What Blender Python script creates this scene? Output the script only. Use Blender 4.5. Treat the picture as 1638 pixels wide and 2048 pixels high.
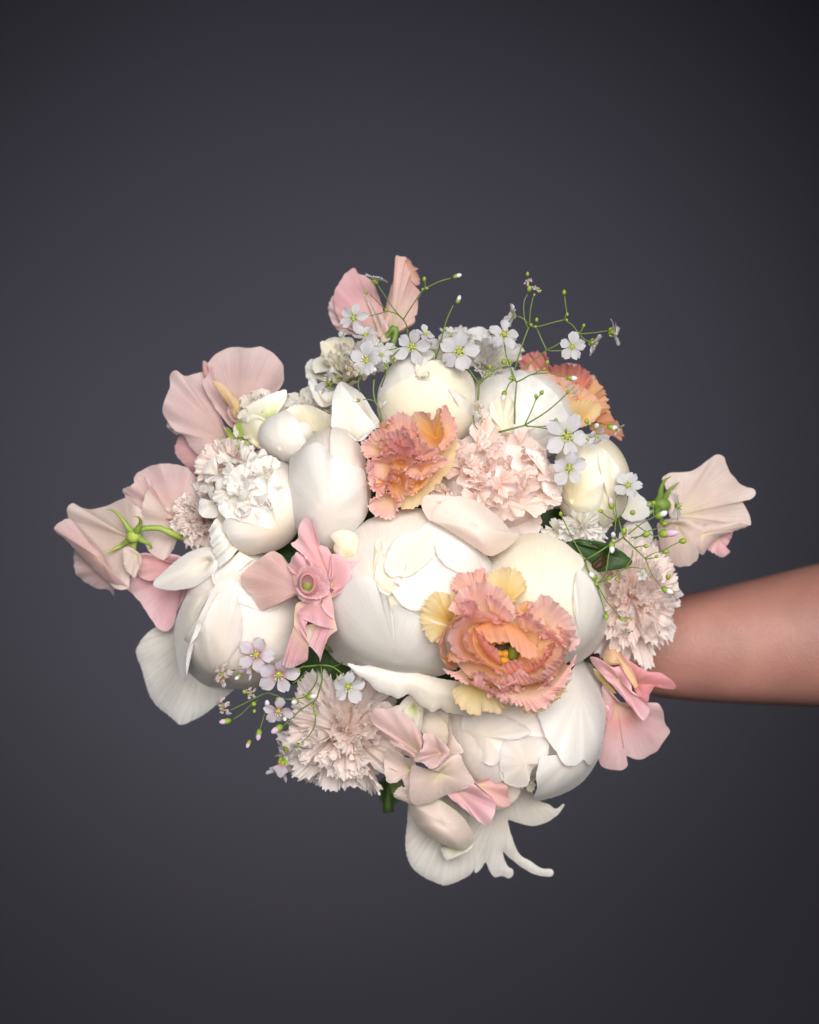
import bpy, math, random
import numpy as np
from mathutils import Vector, Matrix
from mathutils.geometry import delaunay_2d_cdt

scene = bpy.context.scene
for o in list(bpy.data.objects): bpy.data.objects.remove(o)
COL = scene.collection
S = 0.00025          # metres per unit of the layout
DC = 6400.0          # camera distance in layout units (1.6 m)
H0 = 1.30            # height of the camera above the (unseen) floor

def W(x, y, z):
    """layout position (right, down, towards the camera) -> world metres"""
    x = np.asarray(x, float); y = np.asarray(y, float); z = np.asarray(z, float)
    k = (DC - z) / DC
    return np.stack([(x - 819.0) * S * k, -z * S + 0 * x, H0 + (1024.0 - y) * S * k], -1)
def WV(x, y, z): return Vector(W(x, y, z).tolist())

# ------------------------------------------------------------------ camera
cam = bpy.data.objects.new('camera', bpy.data.cameras.new('camera'))
COL.objects.link(cam); scene.camera = cam
cam.location = (0, -DC * S, H0); cam.rotation_euler = (math.radians(90), 0, 0)
cam.data.sensor_fit = 'HORIZONTAL'; cam.data.sensor_width = 36
cam.data.lens = 36 * DC / 1638.0
cam.data.clip_start = 0.05; cam.data.clip_end = 50
cam.data.dof.use_dof = True
cam.data.dof.focus_distance = DC * S - 210 * S
cam.data.dof.aperture_fstop = 6.3

# ------------------------------------------------------------------ world + lamps (studio)
world = bpy.data.worlds.new('World'); scene.world = world
world.use_nodes = True
world.node_tree.nodes['Background'].inputs[0].default_value = (0.62, 0.70, 1.0, 1)
world.node_tree.nodes['Background'].inputs[1].default_value = 0.032
scene.view_settings.view_transform = 'Standard'
scene.view_settings.look = 'None'
scene.view_settings.exposure = 0
scene.view_settings.gamma = 1

def lamp(name, kind, pos, aim, power, color, size=0.3, spread=None, **kw):
    d = bpy.data.lights.new(name, kind); d.energy = power; d.color = color
    if kind == 'AREA':
        d.shape = 'RECTANGLE'; d.size = size; d.size_y = kw.get('size_y', size)
        if spread: d.spread = math.radians(spread)
    else:
        d.shadow_soft_size = size
        d.spot_size = math.radians(kw.get('angle', 60)); d.spot_blend = 1.0
    o = bpy.data.objects.new(name, d); COL.objects.link(o)
    p = WV(*pos); o.location = p
    o.rotation_euler = (WV(*aim) - p).to_track_quat('-Z', 'Y').to_euler()
    return o
lamp('key_softbox', 'AREA', (1560, 330, 2250), (915, 1120, 200), 1.14, (1.0, 0.965, 0.925), 0.55, 48)
lamp('fill_softbox', 'AREA', (760, 250, 2700), (860, 1110, 0), 1.66, (1.0, 0.975, 0.96), 0.8, 44)
lamp('backdrop_spot', 'SPOT', (740, 1060, -2000), (640, 780, -5800), 29.0, (0.89, 0.87, 1.02), 0.12, angle=74)

# ------------------------------------------------------------------ colour
def hx(s):
    s = s.lstrip('#'); v = [int(s[i:i+2], 16) / 255 for i in (0, 2, 4)]
    return np.array([c / 12.92 if c < .04045 else ((c + .055) / 1.055) ** 2.4 for c in v])
def stops(*a): return [(t, hx(c)) for t, c in a]
WHITE = stops((0, 'ede2cf'), (.5, 'efe9df'), (1, 'f1efec'))
CREAM = stops((0, 'ecdfb0'), (.5, 'f0e8cc'), (1, 'f2ecdc'))
WARM  = stops((0, 'efd8bc'), (.5, 'f0e4d6'), (1, 'f1eae4'))  # cream tone, its warm base also imitates the warm glow in shaded petals
RUFFW = stops((0, 'f6ecd4'), (.5, 'faf6ee'), (1, 'fbfaf8'))
GREENW = stops((0, 'b4be74'), (.4, 'dde0b2'), (.8, 'f4f0e2'), (1, 'f9f5ee'))
BLUSH = stops((0, 'fad0bc'), (.45, 'fce2d6'), (1, 'fdf1ec'))
CARN  = stops((0, 'efc8b6'), (.5, 'f8e6dc'), (1, 'fbf3ef'))
CARNP = stops((0, 'f8cebc'), (.5, 'fce6dc'), (1, 'fdf4f0'))
PEA   = stops((0, 'e9d4b8'), (.3, 'e6c2ba'), (.75, 'e6c6c4'), (1, 'ebd2ce'))
PEAW  = stops((0, 'eadfb8'), (.4, 'ead2c6'), (1, 'eedcd4'))
PINK  = stops((0, 'efdcb4'), (.25, 'f3c2c0'), (.7, 'f4bcc4'), (1, 'f8d2d6'))
DPINK = stops((0, 'e9c8b0'), (.3, 'e4aaac'), (1, 'e9bcbc'))
LISQ  = stops((0, 'f5bc7c'), (.4, 'fad4b4'), (.75, 'f8c4b8'), (1, 'f8d4d0'))
LISI  = stops((0, 'd99a18'), (.35, 'f2a84e'), (.62, 'f4b78e'), (.82, 'eeaaa6'), (1, 'e9b2b6'))
LISP  = stops((0, 'f8cc98'), (.4, 'fbdcc2'), (.75, 'f8c8c0'), (1, 'fad8d6'))
LISY  = stops((0, 'c99a34'), (.35, 'eed080'), (.8, 'f3e2b2'), (1, 'f0d8ac'))
LISO  = stops((0, 'e8a650'), (.55, 'f7c586'), (.85, 'f7ceac'), (1, 'f0c2b6'))

# ------------------------------------------------------------------ materials
def newmat(name):
    m = bpy.data.materials.new(name); m.use_nodes = True
    nt = m.node_tree; nt.nodes.clear(); return m, nt, nt.nodes, nt.links
def petal_mat(name, transl=0.28, bump=0.25, rough=0.55, fu=46, fv=2.5, streak=0.06, cell=1400, sheen=0.15, sss=0, big=60):
    m, nt, N, L = newmat(name)
    out = N.new('ShaderNodeOutputMaterial'); mix = N.new('ShaderNodeMixShader')
    pr = N.new('ShaderNodeBsdfPrincipled'); tr = N.new('ShaderNodeBsdfTranslucent')
    at = N.new('ShaderNodeAttribute'); at.attribute_name = 'Col'
    uv = N.new('ShaderNodeUVMap'); uv.uv_map = 'UVMap'
    mp = N.new('ShaderNodeMapping'); mp.inputs['Scale'].default_value = (fu, fv, 1)
    n1 = N.new('ShaderNodeTexNoise'); n1.inputs['Scale'].default_value = 1; n1.inputs['Detail'].default_value = 6
    n1.inputs['Roughness'].default_value = .62; n1.inputs['Distortion'].default_value = .25
    L.new(uv.outputs[0], mp.inputs[0]); L.new(mp.outputs[0], n1.inputs['Vector'])
    tc = N.new('ShaderNodeTexCoord')
    n2 = N.new('ShaderNodeTexNoise'); n2.inputs['Scale'].default_value = cell; n2.inputs['Detail'].default_value = 3
    L.new(tc.outputs['Object'], n2.inputs['Vector'])
    n3 = N.new('ShaderNodeTexNoise'); n3.inputs['Scale'].default_value = big; n3.inputs['Detail'].default_value = 4
    L.new(tc.outputs['Object'], n3.inputs['Vector'])
    add = N.new('ShaderNodeMath'); add.operation = 'MULTIPLY_ADD'; add.inputs[1].default_value = .35
    L.new(n2.outputs[0], add.inputs[0]); L.new(n1.outputs[0], add.inputs[2])
    ad2 = N.new('ShaderNodeMath'); ad2.operation = 'MULTIPLY_ADD'; ad2.inputs[1].default_value = 2.2
    L.new(n3.outputs[0], ad2.inputs[0]); L.new(add.outputs[0], ad2.inputs[2])
    bp = N.new('ShaderNodeBump'); bp.inputs['Strength'].default_value = bump; bp.inputs['Distance'].default_value = .0008
    L.new(ad2.outputs[0], bp.inputs['Height'])
    # faint veins and blotches in the pigment
    mr = N.new('ShaderNodeMapRange'); mr.inputs[1].default_value = .3; mr.inputs[2].default_value = .7
    mr.inputs[3].default_value = 1 - streak * 1.6; mr.inputs[4].default_value = 1 + streak * .4
    L.new(n1.outputs[0], mr.inputs[0])
    mr2 = N.new('ShaderNodeMapRange'); mr2.inputs[1].default_value = .3; mr2.inputs[2].default_value = .7
    mr2.inputs[3].default_value = 1 - streak; mr2.inputs[4].default_value = 1
    L.new(n3.outputs[0], mr2.inputs[0])
    mm = N.new('ShaderNodeMath'); mm.operation = 'MULTIPLY'; L.new(mr.outputs[0], mm.inputs[0]); L.new(mr2.outputs[0], mm.inputs[1])
    vm = N.new('ShaderNodeVectorMath'); vm.operation = 'SCALE'
    L.new(at.outputs['Color'], vm.inputs[0]); L.new(mm.outputs[0], vm.inputs['Scale'])
    L.new(vm.outputs[0], pr.inputs['Base Color']); L.new(vm.outputs[0], tr.inputs['Color'])
    L.new(bp.outputs[0], pr.inputs['Normal']); L.new(bp.outputs[0], tr.inputs['Normal'])
    pr.inputs['Roughness'].default_value = rough; pr.inputs['Specular IOR Level'].default_value = .3
    pr.inputs['Sheen Weight'].default_value = sheen; pr.inputs['Sheen Roughness'].default_value = .4
    mix.inputs[0].default_value = transl
    if sss:
        pr.inputs['Subsurface Weight'].default_value = sss; pr.inputs['Subsurface Radius'].default_value = (1, .78, .5); pr.inputs['Subsurface Scale'].default_value = .005
    L.new(pr.outputs[0], mix.inputs[1]); L.new(tr.outputs[0], mix.inputs[2]); L.new(mix.outputs[0], out.inputs[0])
    return m
M_PETAL = petal_mat('petal_smooth', .34, .16, fu=90, fv=2, streak=.05, sss=.35)
M_SHEER = petal_mat('petal_sheer', .48, .30, streak=.12)
M_FRILL = petal_mat('petal_frilled', .58, .3, big=190, rough=.6, fu=30, fv=3, streak=.04)
M_PEA = petal_mat('petal_sweet_pea', .46, .17, fu=120, fv=2, streak=.13, sheen=.3, big=80)
M_LEAF = petal_mat('leaf_green', .12, .35, rough=.42, fu=24, fv=5, streak=.25, sheen=0)
M_STEM = petal_mat('stem_green', .0, .2, rough=.45, fu=6, fv=20, streak=.15, sheen=0)

def skin_mat():
    m, nt, N, L = newmat('skin')
    out = N.new('ShaderNodeOutputMaterial'); pr = N.new('ShaderNodeBsdfPrincipled')
    tc = N.new('ShaderNodeTexCoord')
    n1 = N.new('ShaderNodeTexNoise'); n1.inputs['Scale'].default_value = 34; n1.inputs['Detail'].default_value = 5
    cr = N.new('ShaderNodeValToRGB'); e = cr.color_ramp.elements
    e[0].position = .3; e[0].color = (*hx('8b6056'), 1); e[1].position = .72; e[1].color = (*hx('a17265'), 1)
    L.new(tc.outputs['Object'], n1.inputs['Vector']); L.new(n1.outputs[0], cr.inputs[0])
    n3 = N.new('ShaderNodeTexNoise'); n3.inputs['Scale'].default_value = 170; n3.inputs['Detail'].default_value = 2
    c3 = N.new('ShaderNodeMapRange'); c3.inputs[1].default_value = .70; c3.inputs[2].default_value = .78; c3.inputs[4].default_value = .45
    L.new(tc.outputs['Object'], n3.inputs['Vector']); L.new(n3.outputs[0], c3.inputs[0])
    mx = N.new('ShaderNodeMixRGB'); mx.inputs[2].default_value = (*hx('9a5a4c'), 1)
    L.new(c3.outputs[0], mx.inputs[0]); L.new(cr.outputs[0], mx.inputs[1]); L.new(mx.outputs[0], pr.inputs['Base Color'])
    n2 = N.new('ShaderNodeTexNoise'); n2.inputs['Scale'].default_value = 900; n2.inputs['Detail'].default_value = 4
    bp = N.new('ShaderNodeBump'); bp.inputs['Strength'].default_value = .55; bp.inputs['Distance'].default_value = .0008
    L.new(tc.outputs['Object'], n2.inputs['Vector']); L.new(n2.outputs[0], bp.inputs['Height']); L.new(bp.outputs[0], pr.inputs['Normal'])
    pr.inputs['Roughness'].default_value = .5; pr.inputs['Subsurface Weight'].default_value = .25
    pr.inputs['Subsurface Radius'].default_value = (1, .35, .2); pr.inputs['Subsurface Scale'].default_value = .006
    L.new(pr.outputs[0], out.inputs[0]); return m
M_SKIN = skin_mat()

def backdrop_mat():
    m, nt, N, L = newmat('backdrop_paper')
    out = N.new('ShaderNodeOutputMaterial'); pr = N.new('ShaderNodeBsdfPrincipled')
    tc = N.new('ShaderNodeTexCoord')
    n1 = N.new('ShaderNodeTexNoise'); n1.inputs['Scale'].default_value = 1.6; n1.inputs['Detail'].default_value = 8
    cr = N.new('ShaderNodeValToRGB'); e = cr.color_ramp.elements
    e[0].position = .3; e[0].color = (.056, .0545, .064, 1); e[1].position = .7; e[1].color = (.062, .0605, .070, 1)
    L.new(tc.outputs['Object'], n1.inputs['Vector']); L.new(n1.outputs[0], cr.inputs[0]); L.new(cr.outputs[0], pr.inputs['Base Color'])
    pr.inputs['Roughness'].default_value = .95; pr.inputs['Specular IOR Level'].default_value = .1
    L.new(pr.outputs[0], out.inputs[0]); return m

# ------------------------------------------------------------------ object helpers
def thing(name, label, cat, pos, group=None):
    o = bpy.data.objects.new(name, None); COL.objects.link(o)
    o.location = WV(*pos); o.empty_display_size = .01
    o['label'] = label; o['category'] = cat
    if group: o['group'] = group
    return o
def root_loc(o):
    while o.parent: o = o.parent
    return np.array(o.location)
def link(name, verts, faces, mat, parent, cols=None, uvs=None, label=None, smooth=True):
    loc = root_loc(parent) if parent else np.zeros(3)
    me = bpy.data.meshes.new(name)
    me.from_pydata((np.asarray(verts) - loc).tolist(), [], faces)
    if smooth: me.polygons.foreach_set('use_smooth', [True] * len(me.polygons))
    n = len(me.vertices)
    li = np.empty(len(me.loops), int); me.loops.foreach_get('vertex_index', li)
    if cols is not None:
        ca = me.color_attributes.new('Col', 'FLOAT_COLOR', 'POINT')
        ca.data.foreach_set('color', np.concatenate([np.clip(cols, 0, 1), np.ones((n, 1))], 1).ravel())
    if uvs is not None:
        ul = me.uv_layers.new(name='UVMap'); ul.data.foreach_set('uv', np.asarray(uvs)[li].ravel())
    me.materials.append(mat); me.update()
    o = bpy.data.objects.new(name, me); COL.objects.link(o)
    if parent: o.parent = parent
    if label: o['label'] = label
    return o
def ramp(st, v):
    v = np.asarray(v); ts = [t for t, _ in st]; cs = np.array([c for _, c in st])
    return np.stack([np.interp(v, ts, cs[:, i]) for i in range(3)], -1)
def spline(pts, m, closed=False):
    """Catmull-Rom through pts, m samples evenly spaced along it"""
    p = np.asarray(pts, float)
    if len(p) == 1: return np.repeat(p, m, 0)
    if closed: q = np.concatenate([p[-1:], p, p[:2]])
    else: q = np.concatenate([2 * p[:1] - p[1:2], p, 2 * p[-1:] - p[-2:-1]])
    out = []
    for i in range(1, len(q) - 2):
        a, b, c, d = q[i - 1], q[i], q[i + 1], q[i + 2]
        t = np.linspace(0, 1, 14, endpoint=False)[:, None]
        out.append(.5 * ((2 * b) + (c - a) * t + (2 * a - 5 * b + 4 * c - d) * t ** 2 + (3 * b - a - 3 * c + d) * t ** 3))
    out = np.concatenate(out + [q[-2][None]])
    d = np.concatenate([[0], np.cumsum(np.linalg.norm(np.diff(out[:, :2], axis=0), axis=1) + 1e-6)])
    s = np.linspace(0, d[-1], m, endpoint=not closed)
    return np.stack([np.interp(s, d, out[:, k]) for k in range(out.shape[1])], -1)
def wav(s, k, seed, n=4):
    r = random.Random(seed); o = 0 * s
    for j in range(n):
        kk = max(1, round(k * r.uniform(.6, 1.5))); o = o + r.uniform(.5, 1) * np.sin(2 * math.pi * (kk * s + r.random()))
    return o / (n * .6)
def soft(x, y, seed, f):
    r = random.Random(seed); o = 0
    for j in range(5):
        a = r.uniform(0, 6.28); ff = f * r.uniform(.6, 1.6)
        o = o + np.sin(ff * (x * math.cos(a) + y * math.sin(a)) + r.uniform(0, 6.28))
    return o / 3
def crop(x0, y0, k): return lambda pts: [((x0 + p[0] * k), (y0 + p[1] * k)) + tuple(p[2:]) for p in pts]
cA = crop(100, 660, 500 / 1638); cB = crop(560, 500, 400 / 1638); cC = crop(900, 520, 400 / 1638); cD = crop(560, 780, 400 / 1638)
cE = crop(820, 780, 500 / 1638); cF = crop(1120, 860, 518 / 1638); cG = crop(240, 1080, 500 / 1638); cH = crop(400, 1240, 400 / 1638)
cI = crop(640, 1000, 600 / 1638); cJ = crop(720, 1380, 440 / 1638); cK = crop(820, 1110, 360 / 1638); cL = crop(1140, 1180, 260 / 1331)
def one(c, x, y, *z): return c([(x, y) + z])[0]

def grid_faces(nv, nu, wrap=False, cap0=False):
    f = []
    for i in range(nv - 1):
        for j in range(nu - (0 if wrap else 1)):
            k = (j + 1) % nu
            f.append((i * nu + j, i * nu + k, (i + 1) * nu + k, (i + 1) * nu + j))
    return f
SEED = [100]
def nseed(): SEED[0] += 1; return SEED[0]

class Ell:
    """domed flower head, gently dented where neighbouring petals press on it"""
    def __init__(s, cx, cy, cz, rx, ry, rz): s.c = (cx, cy, cz); s.r = (rx, ry, rz); s.k = int(cx * 3 + cy)
    def dent(s, x, y):
        a = min(s.r); r2 = np.minimum(((x - s.c[0]) / s.r[0]) ** 2 + ((y - s.c[1]) / s.r[1]) ** 2, 1)
        f = 2.6 / a
        return a * .055 * (soft(x, y, s.k, f) - 1.3 * np.abs(soft(x, y, s.k + 1, f * .8)) + .5) * (1 - r2 * r2) if a > 48 else 0 * x
    def __call__(s, x, y):
        r = np.sqrt(((x - s.c[0]) / s.r[0]) ** 2 + ((y - s.c[1]) / s.r[1]) ** 2)
        rr = np.minimum(r, .985)
        return s.c[2] + s.r[2] * np.sqrt(1 - rr * rr) - np.maximum(r - .985, 0) * s.r[2] * 5 + s.dent(x, y)

def core(par, E, col=CREAM, seed=0, name='bud', shrink=.945, mat=None):
    nv, nu = 36, 60
    th = np.linspace(0, math.pi, nv)[:, None]; ph = np.linspace(0, 2 * math.pi, nu, endpoint=False)[None]
    d = 1 + .018 * np.sin(3 * ph + seed) * np.sin(th) + .02 * np.sin(2 * th + 2 * ph + seed * 2)
    d = d * shrink
    x = E.c[0] + E.r[0] * d * np.sin(th) * np.cos(ph); y = E.c[1] + E.r[1] * d * np.sin(th) * np.sin(ph); z = E.c[2] + E.r[2] * d * np.cos(th) + 0 * ph
    z = z + E.dent(x, y) * np.clip(np.cos(th), 0, 1)
    v = (.5 + .5 * np.cos(th)) + 0 * ph
    P = W(x, y, z).reshape(-1, 3)
    return link(name, P, grid_faces(nv, nu, True), mat or M_PETAL, par, ramp(col, v.ravel()),
                np.stack([(ph / 6.28 + 0 * th).ravel() * 2, v.ravel()], -1))

def fan(par, rim, base, col=WHITE, E=None, lift=(2, 8), bulge=0, pw=1.0, wv=0, k=5, fr=0, kf=38, serr=0, ks=60, tear=0, kt=22,
        nu=110, nv=18, name='petal', mat=None, label=None, seed=None, mott=.04, vmin=0., curl=0, fold=None, vp=2.6):
    """petal spread out from its base to a closed rim; with E it lies on that dome"""
    seed = seed or nseed()
    R = spline([p if len(p) > 2 else (p[0], p[1], 0) for p in rim], nu, True)
    zset = [p[2] for p in rim if len(p) > 2]
    if not zset and E is None: R[:, 2] = base[2]
    s = np.linspace(0, 1, nu, endpoint=False)
    bx, by = base[0], base[1]; bz = base[2] if len(base) > 2 else 0
    f = 1 + serr * wav(s, ks, seed + 1, 6) * .6 + serr * .35 * np.random.RandomState(seed).uniform(-1, 1, nu) * (serr > .02)
    size = math.sqrt((np.ptp(R[:, 0]) ** 2 + np.ptp(R[:, 1]) ** 2) / 2)
    f = f + tear / max(size, 1) * wav(s, kt, seed + 2, 6)
    v = np.linspace(0, 1, nv)[:, None] ** .85
    X = bx + (R[None, :, 0] - bx) * v * (1 + (f - 1) * v ** 4); Y = by + (R[None, :, 1] - by) * v * (1 + (f - 1) * v ** 4)
    w = v ** pw
    if E is not None:
        dz = R[None, :, 2]; dd = np.hypot(R[:, 0] - bx, R[:, 1] - by); g = np.clip((dd / dd.max() - .30) / .35, 0, 1)[None]; g = g * g * (3 - 2 * g)
        Z = E(X, Y) + lift[0] + (lift[1] - lift[0]) * v ** 3 * g - 14 * (1 - g) * v ** 2 + dz * v ** 3
    else:
        Z = bz * (1 - w) + R[None, :, 2] * w + bulge * np.sin(math.pi * v ** .8)
    Z = Z + wv * v ** vp * wav(s, k, seed + 3, 3)[None] + fr * v ** 6 * (wav(s, kf, seed + 4, 6) + .8 * wav(s, kf * .45, seed + 14, 4))[None] + curl * v ** 6
    if fr:
        X = X + .9 * fr * v ** 8 * wav(s, kf, seed + 5, 4)[None]; Y = Y + .9 * fr * v ** 8 * wav(s, kf, seed + 6, 4)[None]
    if fold: Z = Z + fold[0] * soft(X, Y, seed + 7, fold[1]) * v
    P = W(X, Y, Z).reshape(-1, 3)
    if E is not None: Z = Z + (3.4 * soft(X, Y, seed + 8, .017) + 1.0 * soft(X, Y, seed + 18, .06) + 3.0 * v ** 2 * wav(s, 7, seed + 9, 4)[None] + 3.5 * v ** 16 * g * (.7 + .5 * wav(s, 9, seed + 12, 4)[None])) * (v > 0)
    c = ramp(col, np.clip((v if E is None else .5 + .5 * v) + mott * soft(X, Y, seed, .05), 0, 1)).reshape(-1, 3)
    P = W(X, Y, Z).reshape(-1, 3)
    uv = np.stack([(s[None] * 3 + 0 * v).ravel(), (v + 0 * s[None]).ravel()], -1)
    F = [((j + 1) % (nu), j, nu + j, nu + (j + 1) % nu) for j in range(0)]
    # collapse the first row to one vertex
    P2 = np.concatenate([P[:1], P[nu:]]); c2 = np.concatenate([c[:1], c[nu:]]); uv2 = np.concatenate([uv[:1], uv[nu:]])
    for j in range(nu): F.append((0, 1 + j, 1 + (j + 1) % nu))
    for i in range(nv - 2):
        for j in range(nu):
            k2 = (j + 1) % nu
            F.append((1 + i * nu + j, 1 + (i + 1) * nu + j, 1 + (i + 1) * nu + k2, 1 + i * nu + k2))
    return link(name, P2, F, mat or M_PETAL, par, c2, uv2, label)

def patch(par, rows, col=PEA, nu=60, nv=26, name='petal', mat=None, label=None, wv=0, k=3, fr=0, kf=30, serr=0, ks=40, seed=None, mott=.04, both=False, wrap=False):
    """surface through rows of 3D curves, first row = base, last row = rim"""
    seed = seed or nseed()
    R = np.stack([spline(r, nu) for r in rows])            # rows, nu, 3
    n = len(R)
    Q = np.concatenate([2 * R[:1] - R[1:2], R, 2 * R[-1:] - R[-2:-1]]) if n > 1 else R
    T = np.linspace(0, n - 1, nv); out = []
    for t in T:
        i = min(int(t), n - 2); f = t - i
        a, b, c, d = Q[i], Q[i + 1], Q[i + 2], Q[i + 3]
        out.append(.5 * ((2 * b) + (c - a) * f + (2 * a - 5 * b + 4 * c - d) * f ** 2 + (3 * b - a - 3 * c + d) * f ** 3))
    P = np.array(out)
    v = np.linspace(0, 1, nv)[:, None]; s = np.linspace(0, 1, nu)[None]
    e = v ** 4 if not both else np.abs(2 * v - 1) ** 4
    P[..., 2] += wv * v ** 1.5 * wav(s, k, seed, 3) + fr * e * (wav(s, kf, seed + 1, 5) + .7 * wav(s, kf * .4, seed + 11, 4))
    P[..., 0] += .6 * fr * e * wav(s, kf, seed + 2, 5); P[..., 1] += .6 * fr * e * wav(s, kf, seed + 3, 5)
    if serr:
        d = P[-1] - P[-2]; d /= np.linalg.norm(d, axis=-1, keepdims=True) + 1e-6
        P[-1] += d * serr * (wav(s[0], ks, seed + 5, 6) + np.random.RandomState(seed).uniform(-.6, .6, nu))[:, None]
    c = ramp(col, np.clip(v + 0 * s + mott * soft(P[..., 0], P[..., 1], seed, .05), 0, 1)).reshape(-1, 3)
    uv = np.stack([(s + 0 * v).ravel() * 1.5, (v + 0 * s).ravel()], -1)
    X = W(P[..., 0], P[..., 1], P[..., 2]).reshape(-1, 3)
    return link(name, X, grid_faces(nv, nu, wrap), mat or M_PETAL, par, c, uv, label)

def cut(par, outline, zf, col=WHITE, g=9, name='petal', mat=None, label=None, seed=None, base=None, tear=0, ln=300):
    """petal of any outline, filled with a fine triangulation; zf(x, y, edge_distance)"""
    seed = seed or nseed()
    o = spline([p[:2] for p in outline], max(60, int(len(outline) * 9)), True)
    s = np.linspace(0, 1, len(o), endpoint=False)
    o = o + tear * np.stack([wav(s, 40, seed, 5), wav(s, 43, seed + 1, 5)], -1)
    x0, y0 = o.min(0); x1, y1 = o.max(0)
    gx, gy = np.meshgrid(np.arange(x0, x1, g), np.arange(y0, y1, g)); gp = np.stack([gx.ravel(), gy.ravel()], -1)
    gp = gp + np.random.RandomState(seed).uniform(-.2, .2, gp.shape) * g
    def edist(q): return np.sqrt(((q[:, None] - o[None]) ** 2).sum(-1)).min(1)
    a = o; b = np.roll(o, -1, 0); ins = np.zeros(len(gp), bool)
    for (ax, ay), (bx, by) in zip(a, b):
        c = ((ay > gp[:, 1]) != (by > gp[:, 1]))
        with np.errstate(divide='ignore', invalid='ignore'):
            ins ^= c & (gp[:, 0] < (bx - ax) * (gp[:, 1] - ay) / (by - ay + 1e-9) + ax)
    gp = gp[ins]; gp = gp[edist(gp) > g * .45]
    allp = np.concatenate([o, gp])
    V, _, F, *_ = delaunay_2d_cdt([Vector(p) for p in allp.tolist()], [], [list(range(len(o)))], 1, 1e-4)
    q = np.array([tuple(p) for p in V]); ed = edist(q)
    z = zf(q[:, 0], q[:, 1], ed)
    bp = np.array(base if base is not None else o.mean(0))[:2]; d = np.linalg.norm(q - bp, axis=1); v = np.clip(d / ln, 0, 1)
    an = np.arctan2(q[:, 1] - bp[1], q[:, 0] - bp[0])
    return link(name, W(q[:, 0], q[:, 1], z), [tuple(f) for f in F], mat or M_PETAL, par, ramp(col, v), np.stack([an, v], -1), label)

def tube_np(path, rad, n=8):
    p = np.asarray(path, float)
    t = np.gradient(p, axis=0); t /= np.linalg.norm(t, axis=1, keepdims=True) + 1e-12
    up = np.array([.3, 1, .2]); a = np.cross(t, up); a /= np.linalg.norm(a, axis=1, keepdims=True) + 1e-12; b = np.cross(t, a)
    ang = np.linspace(0, 2 * math.pi, n, endpoint=False)
    r = np.broadcast_to(np.asarray(rad, float), (len(p),))[:, None, None]
    return (p[:, None] + r * (np.cos(ang)[None, :, None] * a[:, None] + np.sin(ang)[None, :, None] * b[:, None])).reshape(-1, 3)
def tubes(par, paths, col, name='stem', mat=None, n=7, label=None, step=10):
    """paths: list of (points in layout units, radius start, radius end) joined into one branching stem"""
    V, F, C, U = [], [], [], []; off = 0
    for pts, r0, r1 in paths:
        L = sum(math.dist(pts[i], pts[i + 1]) for i in range(len(pts) - 1)); m = max(5, int(L / step))
        q = spline(pts, m); w = W(q[:, 0], q[:, 1], q[:, 2]); rr = np.linspace(r0, r1, m) * S
        P = tube_np(w, rr, n); V.append(P); F += [tuple(i + off for i in f) for f in grid_faces(m, n, True)]
        F.append(tuple(off + i for i in range(n))); F.append(tuple(off + (m - 1) * n + i for i in range(n)))
        t = np.repeat(np.linspace(0, 1, m), n); C.append(ramp(col, t)); U.append(np.stack([np.tile(np.arange(n) / n, m), t * L / 100], -1)); off += len(P)
    return link(name, np.concatenate(V), F, mat or M_STEM, par, np.concatenate(C), np.concatenate(U), label)
GREEN = stops((0, '5f7a35'), (1, '7a9146')); LGREEN = stops((0, '7f9a45'), (1, 'a3b552')); DGREEN = stops((0, '2c4220'), (1, '3a552a'))
GRIP = (900, 1285, -520)
def long_stem(par, p, r=7, col=GREEN, sp=(0, 0)):
    g = (GRIP[0] + sp[0], GRIP[1] + sp[1], GRIP[2])
    e = (GRIP[0] - (p[0] - GRIP[0]) * .12, GRIP[1] - (p[1] - GRIP[1]) * .12, GRIP[2] - 420)
    m = ((p[0] * .45 + g[0] * .55), (p[1] * .45 + g[1] * .55), p[2] * .35 + g[2] * .65 + 60)
    return tubes(par, [([p, m, g, e], r, r * .9)], col, 'stem', step=30)

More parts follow.
